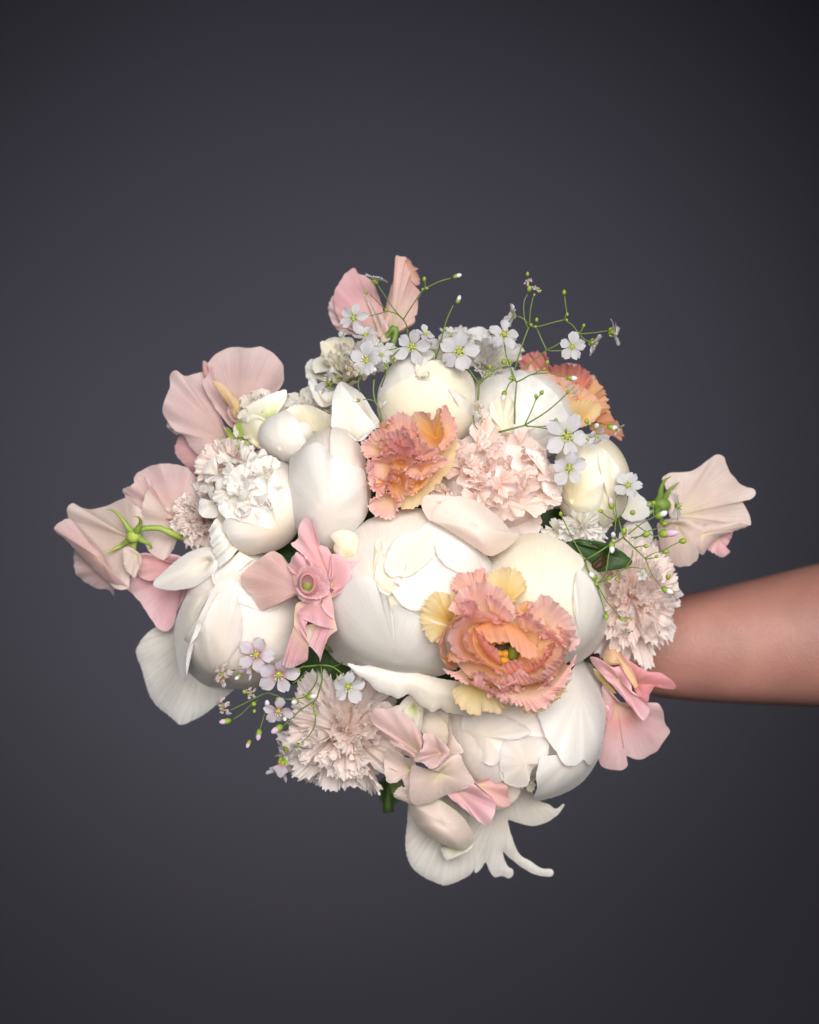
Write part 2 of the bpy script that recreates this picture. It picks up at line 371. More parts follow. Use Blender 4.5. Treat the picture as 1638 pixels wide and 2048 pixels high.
# ------------------------------------------------------------------ frilled flowers (local frame, axis = +z)
def frame(axis):
    a = np.array(axis, float); a /= np.linalg.norm(a)
    u = np.cross([0, 1, 0], a); u /= np.linalg.norm(u); w = np.cross(a, u)
    return np.stack([u, w, a], 0)
def frill(par, cen, axis, az, spread, Lr, th, ruf=8, kr=3, serr=.05, ks=26, fr=3, kf=14, r0=.0, col=CARN, nu=44, nv=14, name='petal', mat=None, seed=None, tilt=0, rnd=.3, sq=(1, 1), label=None):
    seed = seed or nseed()
    v = np.linspace(0, 1, nv)[:, None]; u = np.linspace(-1, 1, nu)[None]; s = (u + 1) / 2
    L = Lr * (1 - rnd * u ** 2) * (1 + serr * (wav(s, ks * .5, seed, 5) * .6 + .9 * (np.abs((s * ks + .6 * wav(s, 3, seed + 9, 3)) % 1 - .5) * 2 - .5)) * v ** 8)
    tt = np.linspace(0, 1, 40); ang = np.radians(np.interp(tt, np.linspace(0, 1, len(th)), th))
    rr = np.concatenate([[0], np.cumsum(np.sin(ang[:-1])) / 39]); hh = np.concatenate([[0], np.cumsum(np.cos(ang[:-1])) / 39])
    r = r0 + L * np.interp(v, tt, rr); h = L * np.interp(v, tt, hh); aa = np.interp(v, tt, ang)
    disp = ruf * v ** 1.8 * wav(s, kr, seed + 1, 3) + fr * v ** 5 * wav(s, kf, seed + 2, 5)
    r = r + np.cos(aa) * disp; h = h - np.sin(aa) * disp
    phi = az + u * spread * (1 - .25 * v * np.abs(u)) + .04 * v * wav(s, kr, seed + 3, 3) + fr / max(Lr, 1) * .5 * v ** 5 * wav(s, kf, seed + 4, 4)
    half = np.abs(r) + .12 * Lr * v
    loc = np.stack([np.cos(az) * r * .0 + np.cos(phi) * r - np.sin(az) * u * spread * .12 * Lr * v, np.sin(phi) * r + np.cos(az) * u * spread * .12 * Lr * v, h], -1)
    loc[..., 0] *= sq[0]; loc[..., 1] *= sq[1]
    q = loc.reshape(-1, 3) @ frame(axis) + np.array(cen, float)
    c = ramp(col, np.clip((v + 0 * u).ravel() + .07 * wav(s, 5, seed + 6, 3).repeat(nv, 0).ravel() * (v + 0 * u).ravel(), 0, 1))
    return link(name, W(q[:, 0], q[:, 1], q[:, 2]), grid_faces(nv, nu), mat or M_FRILL, par, c, np.stack([(s + 0 * v).ravel(), (v + 0 * s).ravel()], -1), label)

def frilly(par, cen, axis, R, layers, col, seed=1, sq=(1, 1), mat=None, jit=.3, off=.07, **kw):
    """layers: (count, th list, length factor, spread, ruf)"""
    r = random.Random(seed); a0 = 0
    for (n, th, lf, sp, ruf) in layers:
        a0 += r.uniform(0, 2)
        for i in range(n):
            az = a0 + 2 * math.pi * (i + r.uniform(-.22, .22)) / n
            t = [q + r.uniform(-7, 7) for q in th]
            cc = col[r.randrange(len(col))] if isinstance(col[0], list) else col
            cen_ = [cen[0] + r.uniform(-off, off) * R, cen[1] + r.uniform(-off, off) * R, cen[2] + r.uniform(-off, off) * R]
            ax_ = [axis[0] + r.uniform(-jit, jit), axis[1] + r.uniform(-jit, jit), axis[2]]
            frill(par, cen_, ax_, az, sp * r.uniform(.85, 1.2), R * lf * r.uniform(.9, 1.08), t, ruf * r.uniform(.7, 1.3), col=cc, seed=nseed() * 7, sq=sq, mat=mat, **kw)

# ------------------------------------------------------------------ setting
bk = link('backdrop', [(-4, 1.45, -1.2), (4, 1.45, -1.2), (4, 1.45, 4.2), (-4, 1.45, 4.2)], [(0, 1, 2, 3)], backdrop_mat(), None, smooth=False)
bk['kind'] = 'structure'
# ================================================================== PEONIES
PG = 'white and cream peonies'
# --- centre peony
E1 = Ell(820, 1185, 170, 172, 165, 150)
t = thing('peony', 'largest white peony bud in the middle, left of the front ruffled peach flower', 'peony', (820, 1185, 20), PG)
core(t, E1, CREAM, 1); long_stem(t, (820, 1185, 30))
fan(t, cI([(60,540),(100,350),(175,175),(300,90),(450,45),(570,52),(625,112),(620,260),(500,420),(300,500)]), one(cI, 330, 560), WARM, E1, (4, 8), tear=1.2)
fan(t, cI([(300,240),(330,215),(345,300),(330,400),(270,470),(230,450),(300,360),(318,300)]), one(cI, 285, 400), CREAM, E1, (8, 13), tear=1)
fan(t, cI([(540,165),(618,106),(740,165),(850,265),(925,320),(950,420),(960,600),(800,680),(600,620),(470,590),(395,500),(440,470),(395,440),(455,425),(350,372),(395,240),(450,195)]), one(cI, 760, 560), WHITE, E1, (7, 16), tear=2, kt=30)
fan(t, cI([(545,175),(600,150),(640,220),(610,330),(500,400),(430,440),(352,375),(395,240),(470,200)]), one(cI, 520, 400), WARM, E1, (14, 22), tear=1.5)
fan(t, cI([(30,760),(35,650),(55,560),(130,470),(200,420),(240,412),(300,440),(330,505),(365,520),(395,625),(400,570),(450,590),(560,640),(720,700),(800,850),(700,945),(480,985),(300,950),(130,900),(60,850)]), one(cI, 420, 880), WHITE, E1, (11, 22), tear=2.2, kt=26)
fan(t, cI([(330,330),(420,300),(470,330),(455,425),(395,440),(430,500),(380,520),(310,480),(300,400)]), one(cI, 380, 480), CREAM, E1, (8, 15), tear=2.5, kt=20)
fan(t, cI([(640,230),(760,230),(880,320),(930,400),(900,470),(800,430),(700,370),(640,300)]), one(cI, 840, 440), WHITE, E1, (15, 22), tear=2)
# --- right peony
E2 = Ell(1085, 1197, 130, 130, 135, 150)
t = thing('peony', 'cream peony bud to the upper right of the front ruffled flower, below the dark leaf', 'peony', (1085, 1197, 0), PG)
core(t, E2, CREAM, 2); long_stem(t, (1085, 1197, 10))
fan(t, cI([(880,420),(930,300),(1060,205),(1200,180),(1330,230),(1440,330),(1420,400),(1385,520),(1400,760),(1330,900),(1050,890),(900,640)]), one(cI, 1180, 800), CREAM, E2, (5, 9), tear=1.2)
fan(t, cI([(1400,392),(1425,385),(1480,440),(1535,560),(1568,660),(1550,760),(1470,850),(1370,895),(1370,760),(1388,650),(1382,520)]), one(cI, 1430, 800), WHITE, E2, (9, 17), tear=1.5)
# --- lower right peony
E3 = Ell(1050, 1450, 60, 158, 150, 150)
t = thing('peony', 'white peony at the lower right with big open outer petal and torn petals hanging underneath', 'peony', (1050, 1450, -90), PG)
core(t, Ell(1045, 1440, 50, 140, 130, 130), WARM, 3); long_stem(t, (1050, 1450, -80))
fan(t, cI([(640,1000),(900,1100),(1200,1160),(1240,1290),(1120,1300),(1000,1330),(985,1450),(1000,1530),(850,1560),(740,1440),(650,1250)]), one(cI, 950, 1250), WARM, E3, (2, 6), tear=1.8)
fan(t, cI([(700,1180),(720,1220),(725,1290),(770,1350),(770,1380),(700,1330),(690,1250)]), one(cI, 722, 1290), CREAM, E3, (12, 18), tear=1)
fan(t, cI([(1000,1330),(1120,1290),(1230,1300),(1250,1350),(1230,1430),(1160,1470),(1130,1560),(1040,1560),(985,1500)]), one(cI, 1120, 1440), WARM, E3, (4, 9), tear=2.5)
frilly(t, (1060, 1545, 70), (.1, .5, .8), 46, [(5, [30, 60], .9, .5, 7), (4, [20, 40], .8, .5, 6)], [CREAM, GREENW], 31, serr=.03)
fan(t, cI([(1210,1400),(1330,1400),(1540,1330),(1500,1450),(1420,1550),(1300,1615),(1170,1640),(1185,1570),(1180,1500),(1195,1440)]), one(cI, 1400, 1380), WHITE, E3, (9, 14), tear=1.5)
fan(t, cI([(1340,980),(1430,862),(1500,925),(1548,1050),(1560,1180),(1545,1300),(1500,1420),(1470,1450),(1440,1420),(1390,1452),(1330,1440),(1290,1375),(1235,1300),(1205,1215),(1188,1150),(1240,1080)]), one(cI, 1420, 1050), WHITE, E3, (14, 24), tear=2, kt=28)
cut(t, cI([(150,892),(220,905),(320,898),(420,915),(500,935),(660,975),(800,1000),(900,1060),(880,1150),(820,1185),(760,1172),(690,1160),(655,1138),(615,1160),(585,1140),(560,1130),(535,1110),(500,1070),(475,1062),(430,1085),(390,1070),(350,1058),(300,1035),(260,990),(200,950)]), lambda x, y, e: 196 + .16 * (x - 760) - .12 * (y - 1360) + 22 * np.sqrt(np.minimum(e, 45) / 45) + 4 * soft(x, y, 3, .03), WHITE, g=7, tear=.7, base=(930, 1400), ln=260)
fan(t, cI([(430,1130,120),(500,1060,130),(560,1110,135),(560,1200,125),(540,1260,118),(480,1190,116)]), one(cI, 520, 1200, 122), GREENW, bulge=8)
cut(t, cJ([(440,230),(470,190),(600,140),(760,170),(950,330),(980,560),(860,700),(740,560),(660,430),(560,360),(450,310)]), lambda x, y, e: 92 + .10 * (x - 900) + 14 * np.sqrt(np.minimum(e, 40) / 40) + 5 * soft(x, y, 9, .03), WARM, g=9, tear=1, base=(980, 1480), ln=240)
cut(t, cJ([(560,600),(700,420),(900,560),(1080,640),(1200,690),(1150,830),(960,900),(760,800)]), lambda x, y, e: 40 + .10 * (x - 900) + 14 * np.sqrt(np.minimum(e, 40) / 40), WARM, g=10, tear=1, base=(980, 1480), ln=240)
fan(t, cI([(560,1130,70),(640,1150,95),(700,1180,110),(700,1330,100),(600,1300,80),(540,1220,70)]), one(cI, 700, 1280, 90), CREAM, bulge=8, tear=1.5)
zr = lambda z0, gx=0, gy=0, b=10, x0=950, y0=1600: (lambda x, y, e: z0 + gx * (x - x0) + gy * (y - y0) + b * np.sqrt(np.minimum(e, 60) / 60) + 6 * soft(x, y, 5, .03))
cut(t, cJ([(400,760),(350,1000),(340,1180),(380,1310),(470,1390),(560,1432),(640,1455),(760,1410),(840,1350),(880,1200),(900,1000),(700,760)]), zr(-40, -.15, .1, 22), WHITE, tear=1, mat=M_SHEER, base=(930, 1560), ln=260)
cut(t, cJ([(820,800),(800,1000),(745,1220),(790,1280),(822,1258),(842,1310),(862,1362),(905,1325),(935,1283),(962,1340),(1000,1392),(1060,1385),(1110,1402),(1142,1372),(1135,1335),(1095,1305),(1062,1205),(1120,1255),(1220,1330),(1310,1375),(1410,1390),(1440,1370),(1425,1335),(1345,1325),(1270,1275),(1190,1225),(1140,1120),(1105,1000),(1108,968),(1180,990),(1290,1012),(1400,980),(1480,920),(1522,858),(1508,848),(1462,885),(1405,852),(1340,826),(1290,770),(1260,700),(1180,660),(1000,700)]), zr(-5, .12, -.25, 8), WHITE, g=7, tear=.5, mat=M_SHEER, base=(1020, 1560), ln=240)
fan(t, cI([(780,1180),(900,1160),(1040,1190),(1150,1260),(1100,1300),(1010,1325),(985,1420),(930,1450),(850,1400),(790,1290)]), one(cI, 900, 1290), WARM, E3, (7, 13), tear=2.5)
# --- left centre bud
E4 = Ell(660, 980, 150, 84, 130, 118)
t = thing('peony', 'smooth oval white peony bud between the frilly white flower and the upper peach flower', 'peony', (660, 980, 20), PG)
core(t, E4, WARM, 4); long_stem(t, (660, 990, 40))
fan(t, cD([(420,330),(520,305),(590,350),(650,440),(700,560),(740,700),(745,900),(700,1040),(600,1120),(500,1050),(500,700),(420,600)]), one(cD, 600, 900), WARM, E4, (4, 9), tear=1)
fan(t, cD([(75,620),(100,540),(180,480),(290,430),(360,460),(420,530),(500,590),(600,620),(690,660),(710,800),(720,960),(690,1060),(560,1200),(380,1320),(240,1290),(120,1100),(80,850)]), one(cD, 400, 1050), WHITE, E4, (8, 16), tear=1.2)
fan(t, cD([(430,60,150),(470,-40,140),(500,-60,140),(580,50,150),(700,190,165),(790,300,180),(760,330,190),(660,420,190),(560,360,195),(430,320,190),(424,200,170)]), one(cD, 600, 420, 160), WHITE, bulge=14, tear=.8)
fan(t, cD([(500,-60,125),(600,-20,130),(680,40,140),(760,170,150),(820,270,150),(790,310,160),(700,200,150)]), one(cD, 740, 300, 140), WHITE, bulge=8, mat=M_SHEER)
fan(t, cD([(410,1200,262),(450,1160,270),(540,1145,276),(620,1180,270),(650,1260,266),(620,1340,262),(570,1430,255),(500,1400,262),(440,1310,262),(450,1240,268)]), one(cD, 570, 1420, 246), CREAM, bulge=22, name='petal', label='small cream curled petal')
# --- top peony
E5 = Ell(855, 800, 80, 104, 102, 112)
t = thing('peony', 'round cream peony bud at the top centre beneath the large white five-petalled blossom', 'peony', (855, 800, -40), PG)
core(t, E5, CREAM, 5); long_stem(t, (855, 810, -30))
fan(t, cB([(800,1200),(850,1040),(950,900),(1080,820),(1200,810),(1270,860),(1190,930),(1130,1040),(1000,1060),(880,1160),(830,1300)]), one(cB, 1000, 1100), WHITE, E5, (9, 17), tear=1.5)
fan(t, cB([(1120,1050),(1180,930),(1300,900),(1440,940),(1560,1020),(1600,1160),(1560,1300),(1450,1320),(1400,1150),(1250,1060)]), one(cB, 1380, 1180), CREAM, E5, (6, 13), tear=1.5)
fan(t, cB([(800,1240),(870,1160),(1000,1070),(1130,1040),(1260,1050),(1400,1120),(1500,1250),(1560,1420),(1480,1600),(1200,1640),(950,1560),(820,1400)]), one(cB, 1150, 1450), CREAM, E5, (8, 15), tear=1.5)
fan(t, cB([(1110,900),(1160,880),(1150,960),(1220,1000),(1210,1040),(1120,1030)]), one(cB, 1160, 980), CREAM, E5, (16, 24), fr=3)
fan(t, cB([(1380,1130),(1480,1180),(1600,1300),(1640,1450),(1560,1560),(1480,1480),(1500,1350),(1440,1240)]), one(cB, 1560, 1430), WHITE, E5, (14, 24), tear=2)
# --- top right peony
E6 = Ell(1045, 835, 45, 108, 100, 108)
t = thing('peony', 'white peony under the thin green sprigs at the upper right, against the orange flower', 'peony', (1045, 835, -70), PG)
core(t, E6, WHITE, 6); long_stem(t, (1045, 840, -60))
fan(t, cC([(560,900),(640,930),(760,1000),(880,1110),(940,1220),(980,1330),(860,1440),(640,1460),(560,1200),(520,1000)]), one(cC, 700, 1350), WHITE, E6, (6, 15), tear=1)
fan(t, cC([(150,1000),(250,950),(400,940),(520,900),(560,1000),(640,1150),(700,1350),(500,1440),(250,1420),(160,1250)]), one(cC, 400, 1350), WHITE, E6, (9, 16), tear=1.6, wv=3)
fan(t, cC([(330,1180),(420,1120),(520,1150),(540,1300),(500,1420),(380,1420),(340,1300)]), one(cC, 440, 1400), CREAM, E6, (16, 26), tear=1.5)
# --- right cream peony
E7 = Ell(1185, 965, 60, 82, 100, 98)
t = thing('peony', 'cream yellow peony on the right edge behind the white starry blossoms', 'peony', (1185, 965, -50), PG)
core(t, E7, CREAM, 7); long_stem(t, (1185, 970, -40))
fan(t, cE([(960,420),(1060,360),(1180,350),(1260,380),(1290,480),(1260,640),(1200,800),(1080,800),(980,700),(960,560)]), one(cE, 1060, 740), stops((0,'ead98a'),(.35,'f2e6b4'),(1,'f5f0e2')), E7, (6, 13), tear=1.5)
fan(t, cE([(1230,440),(1270,380),(1340,470),(1400,560),(1430,640),(1420,760),(1330,860),(1270,900),(1230,820),(1270,640)]), one(cE, 1320, 780), CREAM, E7, (9, 15), tear=3.5, kt=34)
fan(t, cE([(1260,400,90),(1300,430,100),(1380,500,90),(1430,600,80),(1500,680,60),(1560,740,50),(1560,830,50),(1440,860,70),(1350,780,90),(1300,600,100)]), one(cE, 1340, 700, 85), WHITE, bulge=10, tear=3, kt=30)
fan(t, cE([(1450,840,30),(1520,830,30),(1580,900,30),(1590,980,30),(1540,1020,30),(1440,1000,40),(1400,900,40)]), one(cE, 1440, 930, 40), WHITE, bulge=10, mat=M_SHEER)
# --- left lower peony in the shade
E8 = Ell(486, 1236, 62, 128, 136, 128)
t = thing('peony', 'large white peony at the lower left with loose petals drooping outwards, in shade', 'peony', (486, 1236, -60), PG)
core(t, E8, WARM, 8); long_stem(t, (486, 1236, -50))
cut(t, cG([(105,740),(130,670),(180,610),(260,560),(400,540),(560,700),(700,900),(760,960),(700,1020),(620,1090),(540,1150),(470,1185),(400,1212),(355,1180),(305,1138),(255,1100),(200,1030),(165,930),(140,840)]), lambda x, y, e: -60 + .32 * (x - 330) - .1 * (y - 1330) + 14 * np.sqrt(np.minimum(e, 60) / 60) + 9 * np.sin((x - 330) * .045 + (y - 1400) * .02), WHITE, tear=.8, base=(430, 1230), ln=220, label='drooping outer petal', mat=M_SHEER)
fan(t, cG([(640,280),(800,280),(1000,300),(1180,420),(1200,640),(1100,850),(900,970),(640,965),(440,930),(400,700),(520,500)]), one(cG, 800, 850), WARM, E8, (3, 9), tear=1.2)
fan(t, cG([(600,220),(700,120),(900,60),(1150,80),(1200,300),(1000,460),(800,420),(660,360)]), one(cG, 950, 250), WARM, E8, (8, 14), tear=1)
fan(t, cG([(355,600,60),(400,430,80),(470,330,95),(560,260,110),(640,230,130),(660,290,140),(620,430,165),(545,560,165),(500,640,158),(450,700,150),(432,800,135),(430,930,110),(385,850,80)]), one(cG, 540, 420, 135), WHITE, bulge=16, tear=1.4)
fan(t, cG([(215,290,95),(300,195,100),(400,110,110),(500,60,125),(600,50,140),(660,130,150),(620,210,150),(500,300,125),(400,325,110),(310,328,100)]), one(cG, 580, 140, 130), WHITE, bulge=16, tear=1)
fan(t, cG([(540,560),(600,420),(680,330),(760,360),(800,520),(780,700),(700,880),(600,940),(500,900),(460,760)]), one(cG, 620, 900), WARM, E8, (10, 20), tear=2.5)
# --- half open white cup upper left
t = thing('peony', 'white cup shaped peony petals with dark hollow, above the smooth oval bud', 'peony', (600, 865, 40), PG)
long_stem(t, (600, 880, 40))
EC = Ell(588, 870, 70, 72, 55, 85)
core(t, Ell(575, 868, 55, 56, 46, 70), WHITE, 9)
fan(t, cD([(-190,330),(-150,260),(0,180),(60,170),(140,240),(200,380),(240,480),(180,560),(40,600),(-100,560),(-170,450)]), one(cD, 0, 480), WHITE, EC, (8, 14), tear=.6)
patch(t, [cD([(30,175,120),(120,125,112),(240,125,110),(350,170,115),(425,215,125)]), cD([(80,240,125),(180,210,100),(280,220,95),(380,280,110),(430,330,135)]), cD([(170,360,110),(220,400,70),(260,430,60),(330,400,80),(420,350,130)]), cD([(230,470,90),(250,490,80),(280,500,75),(320,470,90),(380,410,120)])][::-1], CREAM, name='petal', fr=1)
patch(t, [cD([(200,600,110),(270,520,120),(420,400,150)]), cD([(240,480,120),(300,430,130),(430,330,155)])], WHITE)

# ================================================================== BLUSH PEONY
EB = Ell(995, 965, 130, 138, 112, 112)
t = thing('peony', 'pale blush full peony with crowded frilly petals, right of the upper peach flower', 'peony', (995, 965, 20), 'blush double flowers')
core(t, Ell(995, 965, 110, 122, 98, 96), BLUSH, 10); long_stem(t, (995, 965, 20))
rr = random.Random(5)
frilly(t, (985, 970, 118), (.1, -.2, .95), 128, [(9, [85, 92, 80], 1.0, .55, 12), (9, [62, 75, 66], .98, .55, 12), (8, [42, 56, 52], .94, .6, 12), (7, [22, 38, 42], .9, .7, 12)], [BLUSH, BLUSH, CARNP], 77, sq=(1.08, .86), serr=.03, ks=9, fr=4, kf=6, nu=56, kr=2)
for i in range(70):
    a = rr.uniform(0, 6.28); q = math.sqrt(rr.random()) * .88
    x = 985 + 118 * q * math.cos(a); y = 958 + 92 * q * math.sin(a); z = float(EB(x, y))
    ax = ((x - 960) / 130 + rr.uniform(-.4, .4), (y - 950) / 130 - .3 + rr.uniform(-.4, .4), .8)
    frill(t, (x, y, z - 40), ax, rr.uniform(0, 6.28), rr.uniform(.6, 1.1), rr.uniform(42, 66), [10, 30 + rr.uniform(0, 45)], 7, 2, .04, 12, 3, 6, col=rr.choice([BLUSH, BLUSH, CARNP]), nu=40, nv=12, seed=900 + i)
fan(t, cE([(870,500),(740,380),(880,430),(920,560),(1000,620),(960,720),(860,640)]), one(cE, 880, 560), BLUSH, EB, (10, 18), fr=2)
fan(t, cE([(75,735,250),(110,690,255),(230,690,272),(300,710,285),(190,790,290),(140,860,285),(90,800,262)]), one(cE, 200, 750, 268), BLUSH, bulge=8, name='petal')
fan(t, cE([(140,850,285),(170,770,290),(240,715,290),(330,695,285),(450,735,275),(580,830,262),(660,920,252),(715,950,238),(670,1010,245),(600,1060,255),(520,1088,262),(420,1030,275),(300,950,285),(200,890,290)]), one(cE, 420, 900, 312), stops((0,'f2ddd2'),(.6,'f2e2d8'),(1,'f6ebe0')), bulge=6, pw=2.2, tear=.6, label='smooth oval guard petal')

# ================================================================== FRILLY WHITE FLOWERS
t = thing('peony', 'ruffled ivory double flower at the left with a tight frilly crown over a smooth cup', 'peony', (500, 1005, 30), 'ruffled ivory double flowers')
EW = Ell(515, 1015, 110, 98, 96, 110)
core(t, EW, WARM, 11); long_stem(t, (510, 1010, 30))
fan(t, cA([(1130,1280),(1180,1230),(1350,1280),(1430,1150),(1425,1010),(1480,900),(1500,860),(1545,852),(1580,900),(1585,1000),(1640,1090),(1665,1220),(1610,1340),(1490,1425),(1300,1478),(1220,1430),(1160,1350)]), one(cA, 1500, 1320), stops((0,'f3d9b8'),(.6,'f5e8d6'),(1,'f7f3ee')), EW, (8, 18), tear=2, kt=24)
for i in range(85):
    a = rr.uniform(0, 6.28); q = math.sqrt(rr.random()) * .95
    x = 482 + 78 * q * math.cos(a) + 10; y = 972 + 66 * q * math.sin(a); z = float(EW(x, y)) + 12 * (1 - q)
    if x > 545: continue
    ax = ((x - 500) / 110 + rr.uniform(-.4, .4), (y - 985) / 110 - .3 + rr.uniform(-.4, .4), .9)
    frill(t, (x, y, z - 22), ax, rr.uniform(0, 6.28), rr.uniform(.7, 1.3), rr.uniform(30, 50), [8, 40 + rr.uniform(0, 55)], 7, 1.6, .015, 6, 1.5, 5, col=RUFFW, nu=34, nv=12, seed=1200 + i)
patch(t, [cA([(1110,1210,150),(1160,1300,160),(1230,1440,165)]), cA([(1070,1260,160),(1130,1360,185),(1180,1500,180)]), cA([(1040,1310,150),(1060,1420,170),(1110,1560,160)])], RUFFW, fr=3, kf=5, wv=9, k=3, nu=90)
patch(t, [cA([(1240,1450,150),(1330,1500,150)]), cA([(1150,1540,158),(1260,1560,165)]), cA([(1070,1600,150),(1110,1650,150),(1180,1660,150)])], RUFFW, fr=3, kf=4, wv=7, nu=90)

t = thing('carnation', 'small white ruffled flower right of the blush peony, above the dark green leaf', 'carnation', (1150, 1050, 90), 'small white ruffled flowers')
long_stem(t, (1150, 1050, 60), 5)
frilly(t, (1160, 1050, 100), (.35, .3, .9), 56, [(7, [60, 85], 1.0, .45, 7), (7, [35, 60], .95, .5, 7), (6, [12, 35], .8, .6, 6)], RUFFW, 41, sq=(1.15, .9), serr=.08)
frilly(t, (1110, 1060, 110), (.1, .3, .9), 34, [(6, [40, 75], 1.0, .5, 5), (5, [12, 35], .8, .6, 5)], RUFFW, 42, serr=.08)

# ================================================================== CARNATIONS
CG = 'blush carnations'
full = [(12, [95, 100, 88], 1.0, .42, 9), (12, [76, 88, 74], 1.0, .42, 11), (12, [60, 70, 58], .98, .42, 12), (12, [46, 54, 46], .95, .44, 12), (10, [32, 40, 36], .92, .5, 12), (8, [18, 28, 26], .9, .6, 11), (6, [6, 16, 20], .88, .75, 10)]
t = thing('carnation', 'beige pink carnation with serrated petals at the lower left under the small lilac blossoms', 'carnation', (690, 1470, 20), CG)
frilly(t, (692, 1460, 70), (-.22, .30, .9), 126, full, CARN, 51, sq=(1.0, 1.02), serr=.085, ks=13, fr=6, kf=8, nu=64, kr=2.4, jit=.42, off=.10)
frilly(t, (715, 1500, 50), (0, 1, .25), 100, [(6, [30, 40], .95, .3, 6)], CARN, 52, serr=.12)
long_stem(t, (690, 1470, 20), 6); core(t, Ell(692, 1462, 60, 60, 60, 50), CARN, 3, 'petal_core')
t = thing('carnation', 'pale peach carnation on the right side in front of the forearm', 'carnation', (1262, 1200, 10), CG)
frilly(t, (1258, 1195, 30), (.30, -.05, .95), 118, full, CARNP, 53, sq=(.84, 1.16), serr=.075, ks=13, fr=6, kf=8, nu=64, kr=2.4, jit=.42, off=.10)
long_stem(t, (1262, 1200, -10), 6); core(t, Ell(1258, 1195, 20, 50, 80, 50), CARNP, 3, 'petal_core')
t = thing('carnation', 'small beige carnation at the left edge, behind the frilly white flower', 'carnation', (400, 1045, 20), CG)
frilly(t, (412, 1040, 40), (-.5, 0, .85), 72, full[:1] + full[2:], CARN, 54, sq=(.9, 1.0), serr=.08, ks=9, fr=2)
long_stem(t, (415, 1045, 10), 5)
t = thing('carnation', 'beige carnation mostly hidden behind the frilly white flower, showing above it', 'carnation', (450, 925, 40), CG)
frilly(t, (460, 940, 40), (-.3, -.4, .85), 70, full[1:4], CARN, 55, serr=.08, ks=9, fr=2)
long_stem(t, (450, 940, 10), 5)

# ================================================================== SPRAY ROSES
RG = 'greenish white ruffled roses'
rose = [(5, [70, 60, 50], 1.0, .62, 7), (6, [45, 42, 40], .98, .6, 8), (6, [28, 28, 30], .95, .6, 8), (5, [12, 14, 24], .92, .75, 7), (4, [2, 5, 14], .88, .9, 5)]
t = thing('rose', 'greenish white ruffled rose beside the pink sweet pea at the upper left', 'rose', (538, 835, 20), RG)
frilly(t, (538, 855, 30), (-.05, -.75, .65), 88, rose, GREENW, 61, sq=(.85, .8), serr=.02, ks=8, mat=M_FRILL)
fan(t, cA([(1225,560,60),(1290,500,80),(1400,440,95),(1500,400,95),(1550,395,90),(1540,470,95),(1480,560,100),(1430,610,102),(1330,560,92),(1260,600,70)]), one(cA, 1440, 600, 88), GREENW, bulge=10, tear=1)
fan(t, cA([(1230,590,50),(1320,545,85),(1430,600,100),(1420,680,105),(1390,780,80),(1310,740,70),(1250,660,50)]), one(cA, 1380, 760, 75), CREAM, bulge=10, tear=1)
long_stem(t, (540, 860, 10), 5)
fan(t, cA([(1150,640,70),(1180,650,78),(1240,740,80),(1280,770,75),(1220,765,72),(1170,700,68)]), one(cA, 1260, 768, 70), LGREEN, bulge=4, name='sepal', mat=M_LEAF)
fan(t, cA([(1215,620,60),(1250,610,66),(1280,700,72),(1300,770,70),(1240,740,66)]), one(cA, 1280, 770, 66), LGREEN, bulge=4, name='sepal', mat=M_LEAF)
t = thing('rose', 'greenish white ruffled rose at the top left below the tall pink sweet pea', 'rose', (700, 760, 10), RG)
frilly(t, (700, 765, 10), (-.2, -.7, .7), 104, rose, GREENW, 62, sq=(.88, .8), serr=.02, ks=8)
frilly(t, (745, 735, 40), (-.05, -.6, .8), 74, rose[1:], [RUFFW], 68, sq=(1.0, .85), serr=.02, ks=8)
fan(t, cB([(330,755,40),(400,745,45),(480,720,50),(590,720,70),(600,800,80),(500,850,70),(370,880,50)]), one(cB, 560, 850, 60), CREAM, bulge=8, tear=1)
fan(t, cB([(265,930,20),(310,880,30),(430,880,45),(560,830,55),(620,900,70),(500,980,60),(380,960,40),(290,1010,25)]), one(cB, 560, 960, 50), GREENW, bulge=8, tear=1)
long_stem(t, (700, 780, -10), 5)
t = thing('rose', 'small greenish white rose between the white cup and the pointed white petal', 'rose', (630, 810, 40), RG)
frilly(t, (628, 835, 30), (0, -.6, .8), 66, rose[:4], GREENW, 63, serr=.02, ks=8)
fan(t, cB([(235,1060,80),(290,1050,90),(300,1140,98),(400,1160,100),(470,1160,100),(430,1260,110),(330,1280,110),(250,1160,95)]), one(cB, 380, 1270, 95), WHITE, bulge=10, tear=1.4, fr=2)
long_stem(t, (630, 830, 10), 5)
frilly(t, (628, 835, 40), (-.1, -.5, .8), 60, rose[1:4], RUFFW, 66, serr=.02, ks=8)
t = thing('rose', 'ivory ruffled rose on the top edge behind the large starry blossom', 'rose', (975, 720, -10), RG)
frilly(t, (968, 735, -10), (.15, -.55, .8), 96, rose, [RUFFW], 64, sq=(1.05, .85), serr=.02, ks=8)
frilly(t, (905, 715, 0), (-.1, -.6, .75), 74, rose[1:], [RUFFW], 67, sq=(1.05, .85), serr=.02, ks=8)
long_stem(t, (975, 740, -20), 5)

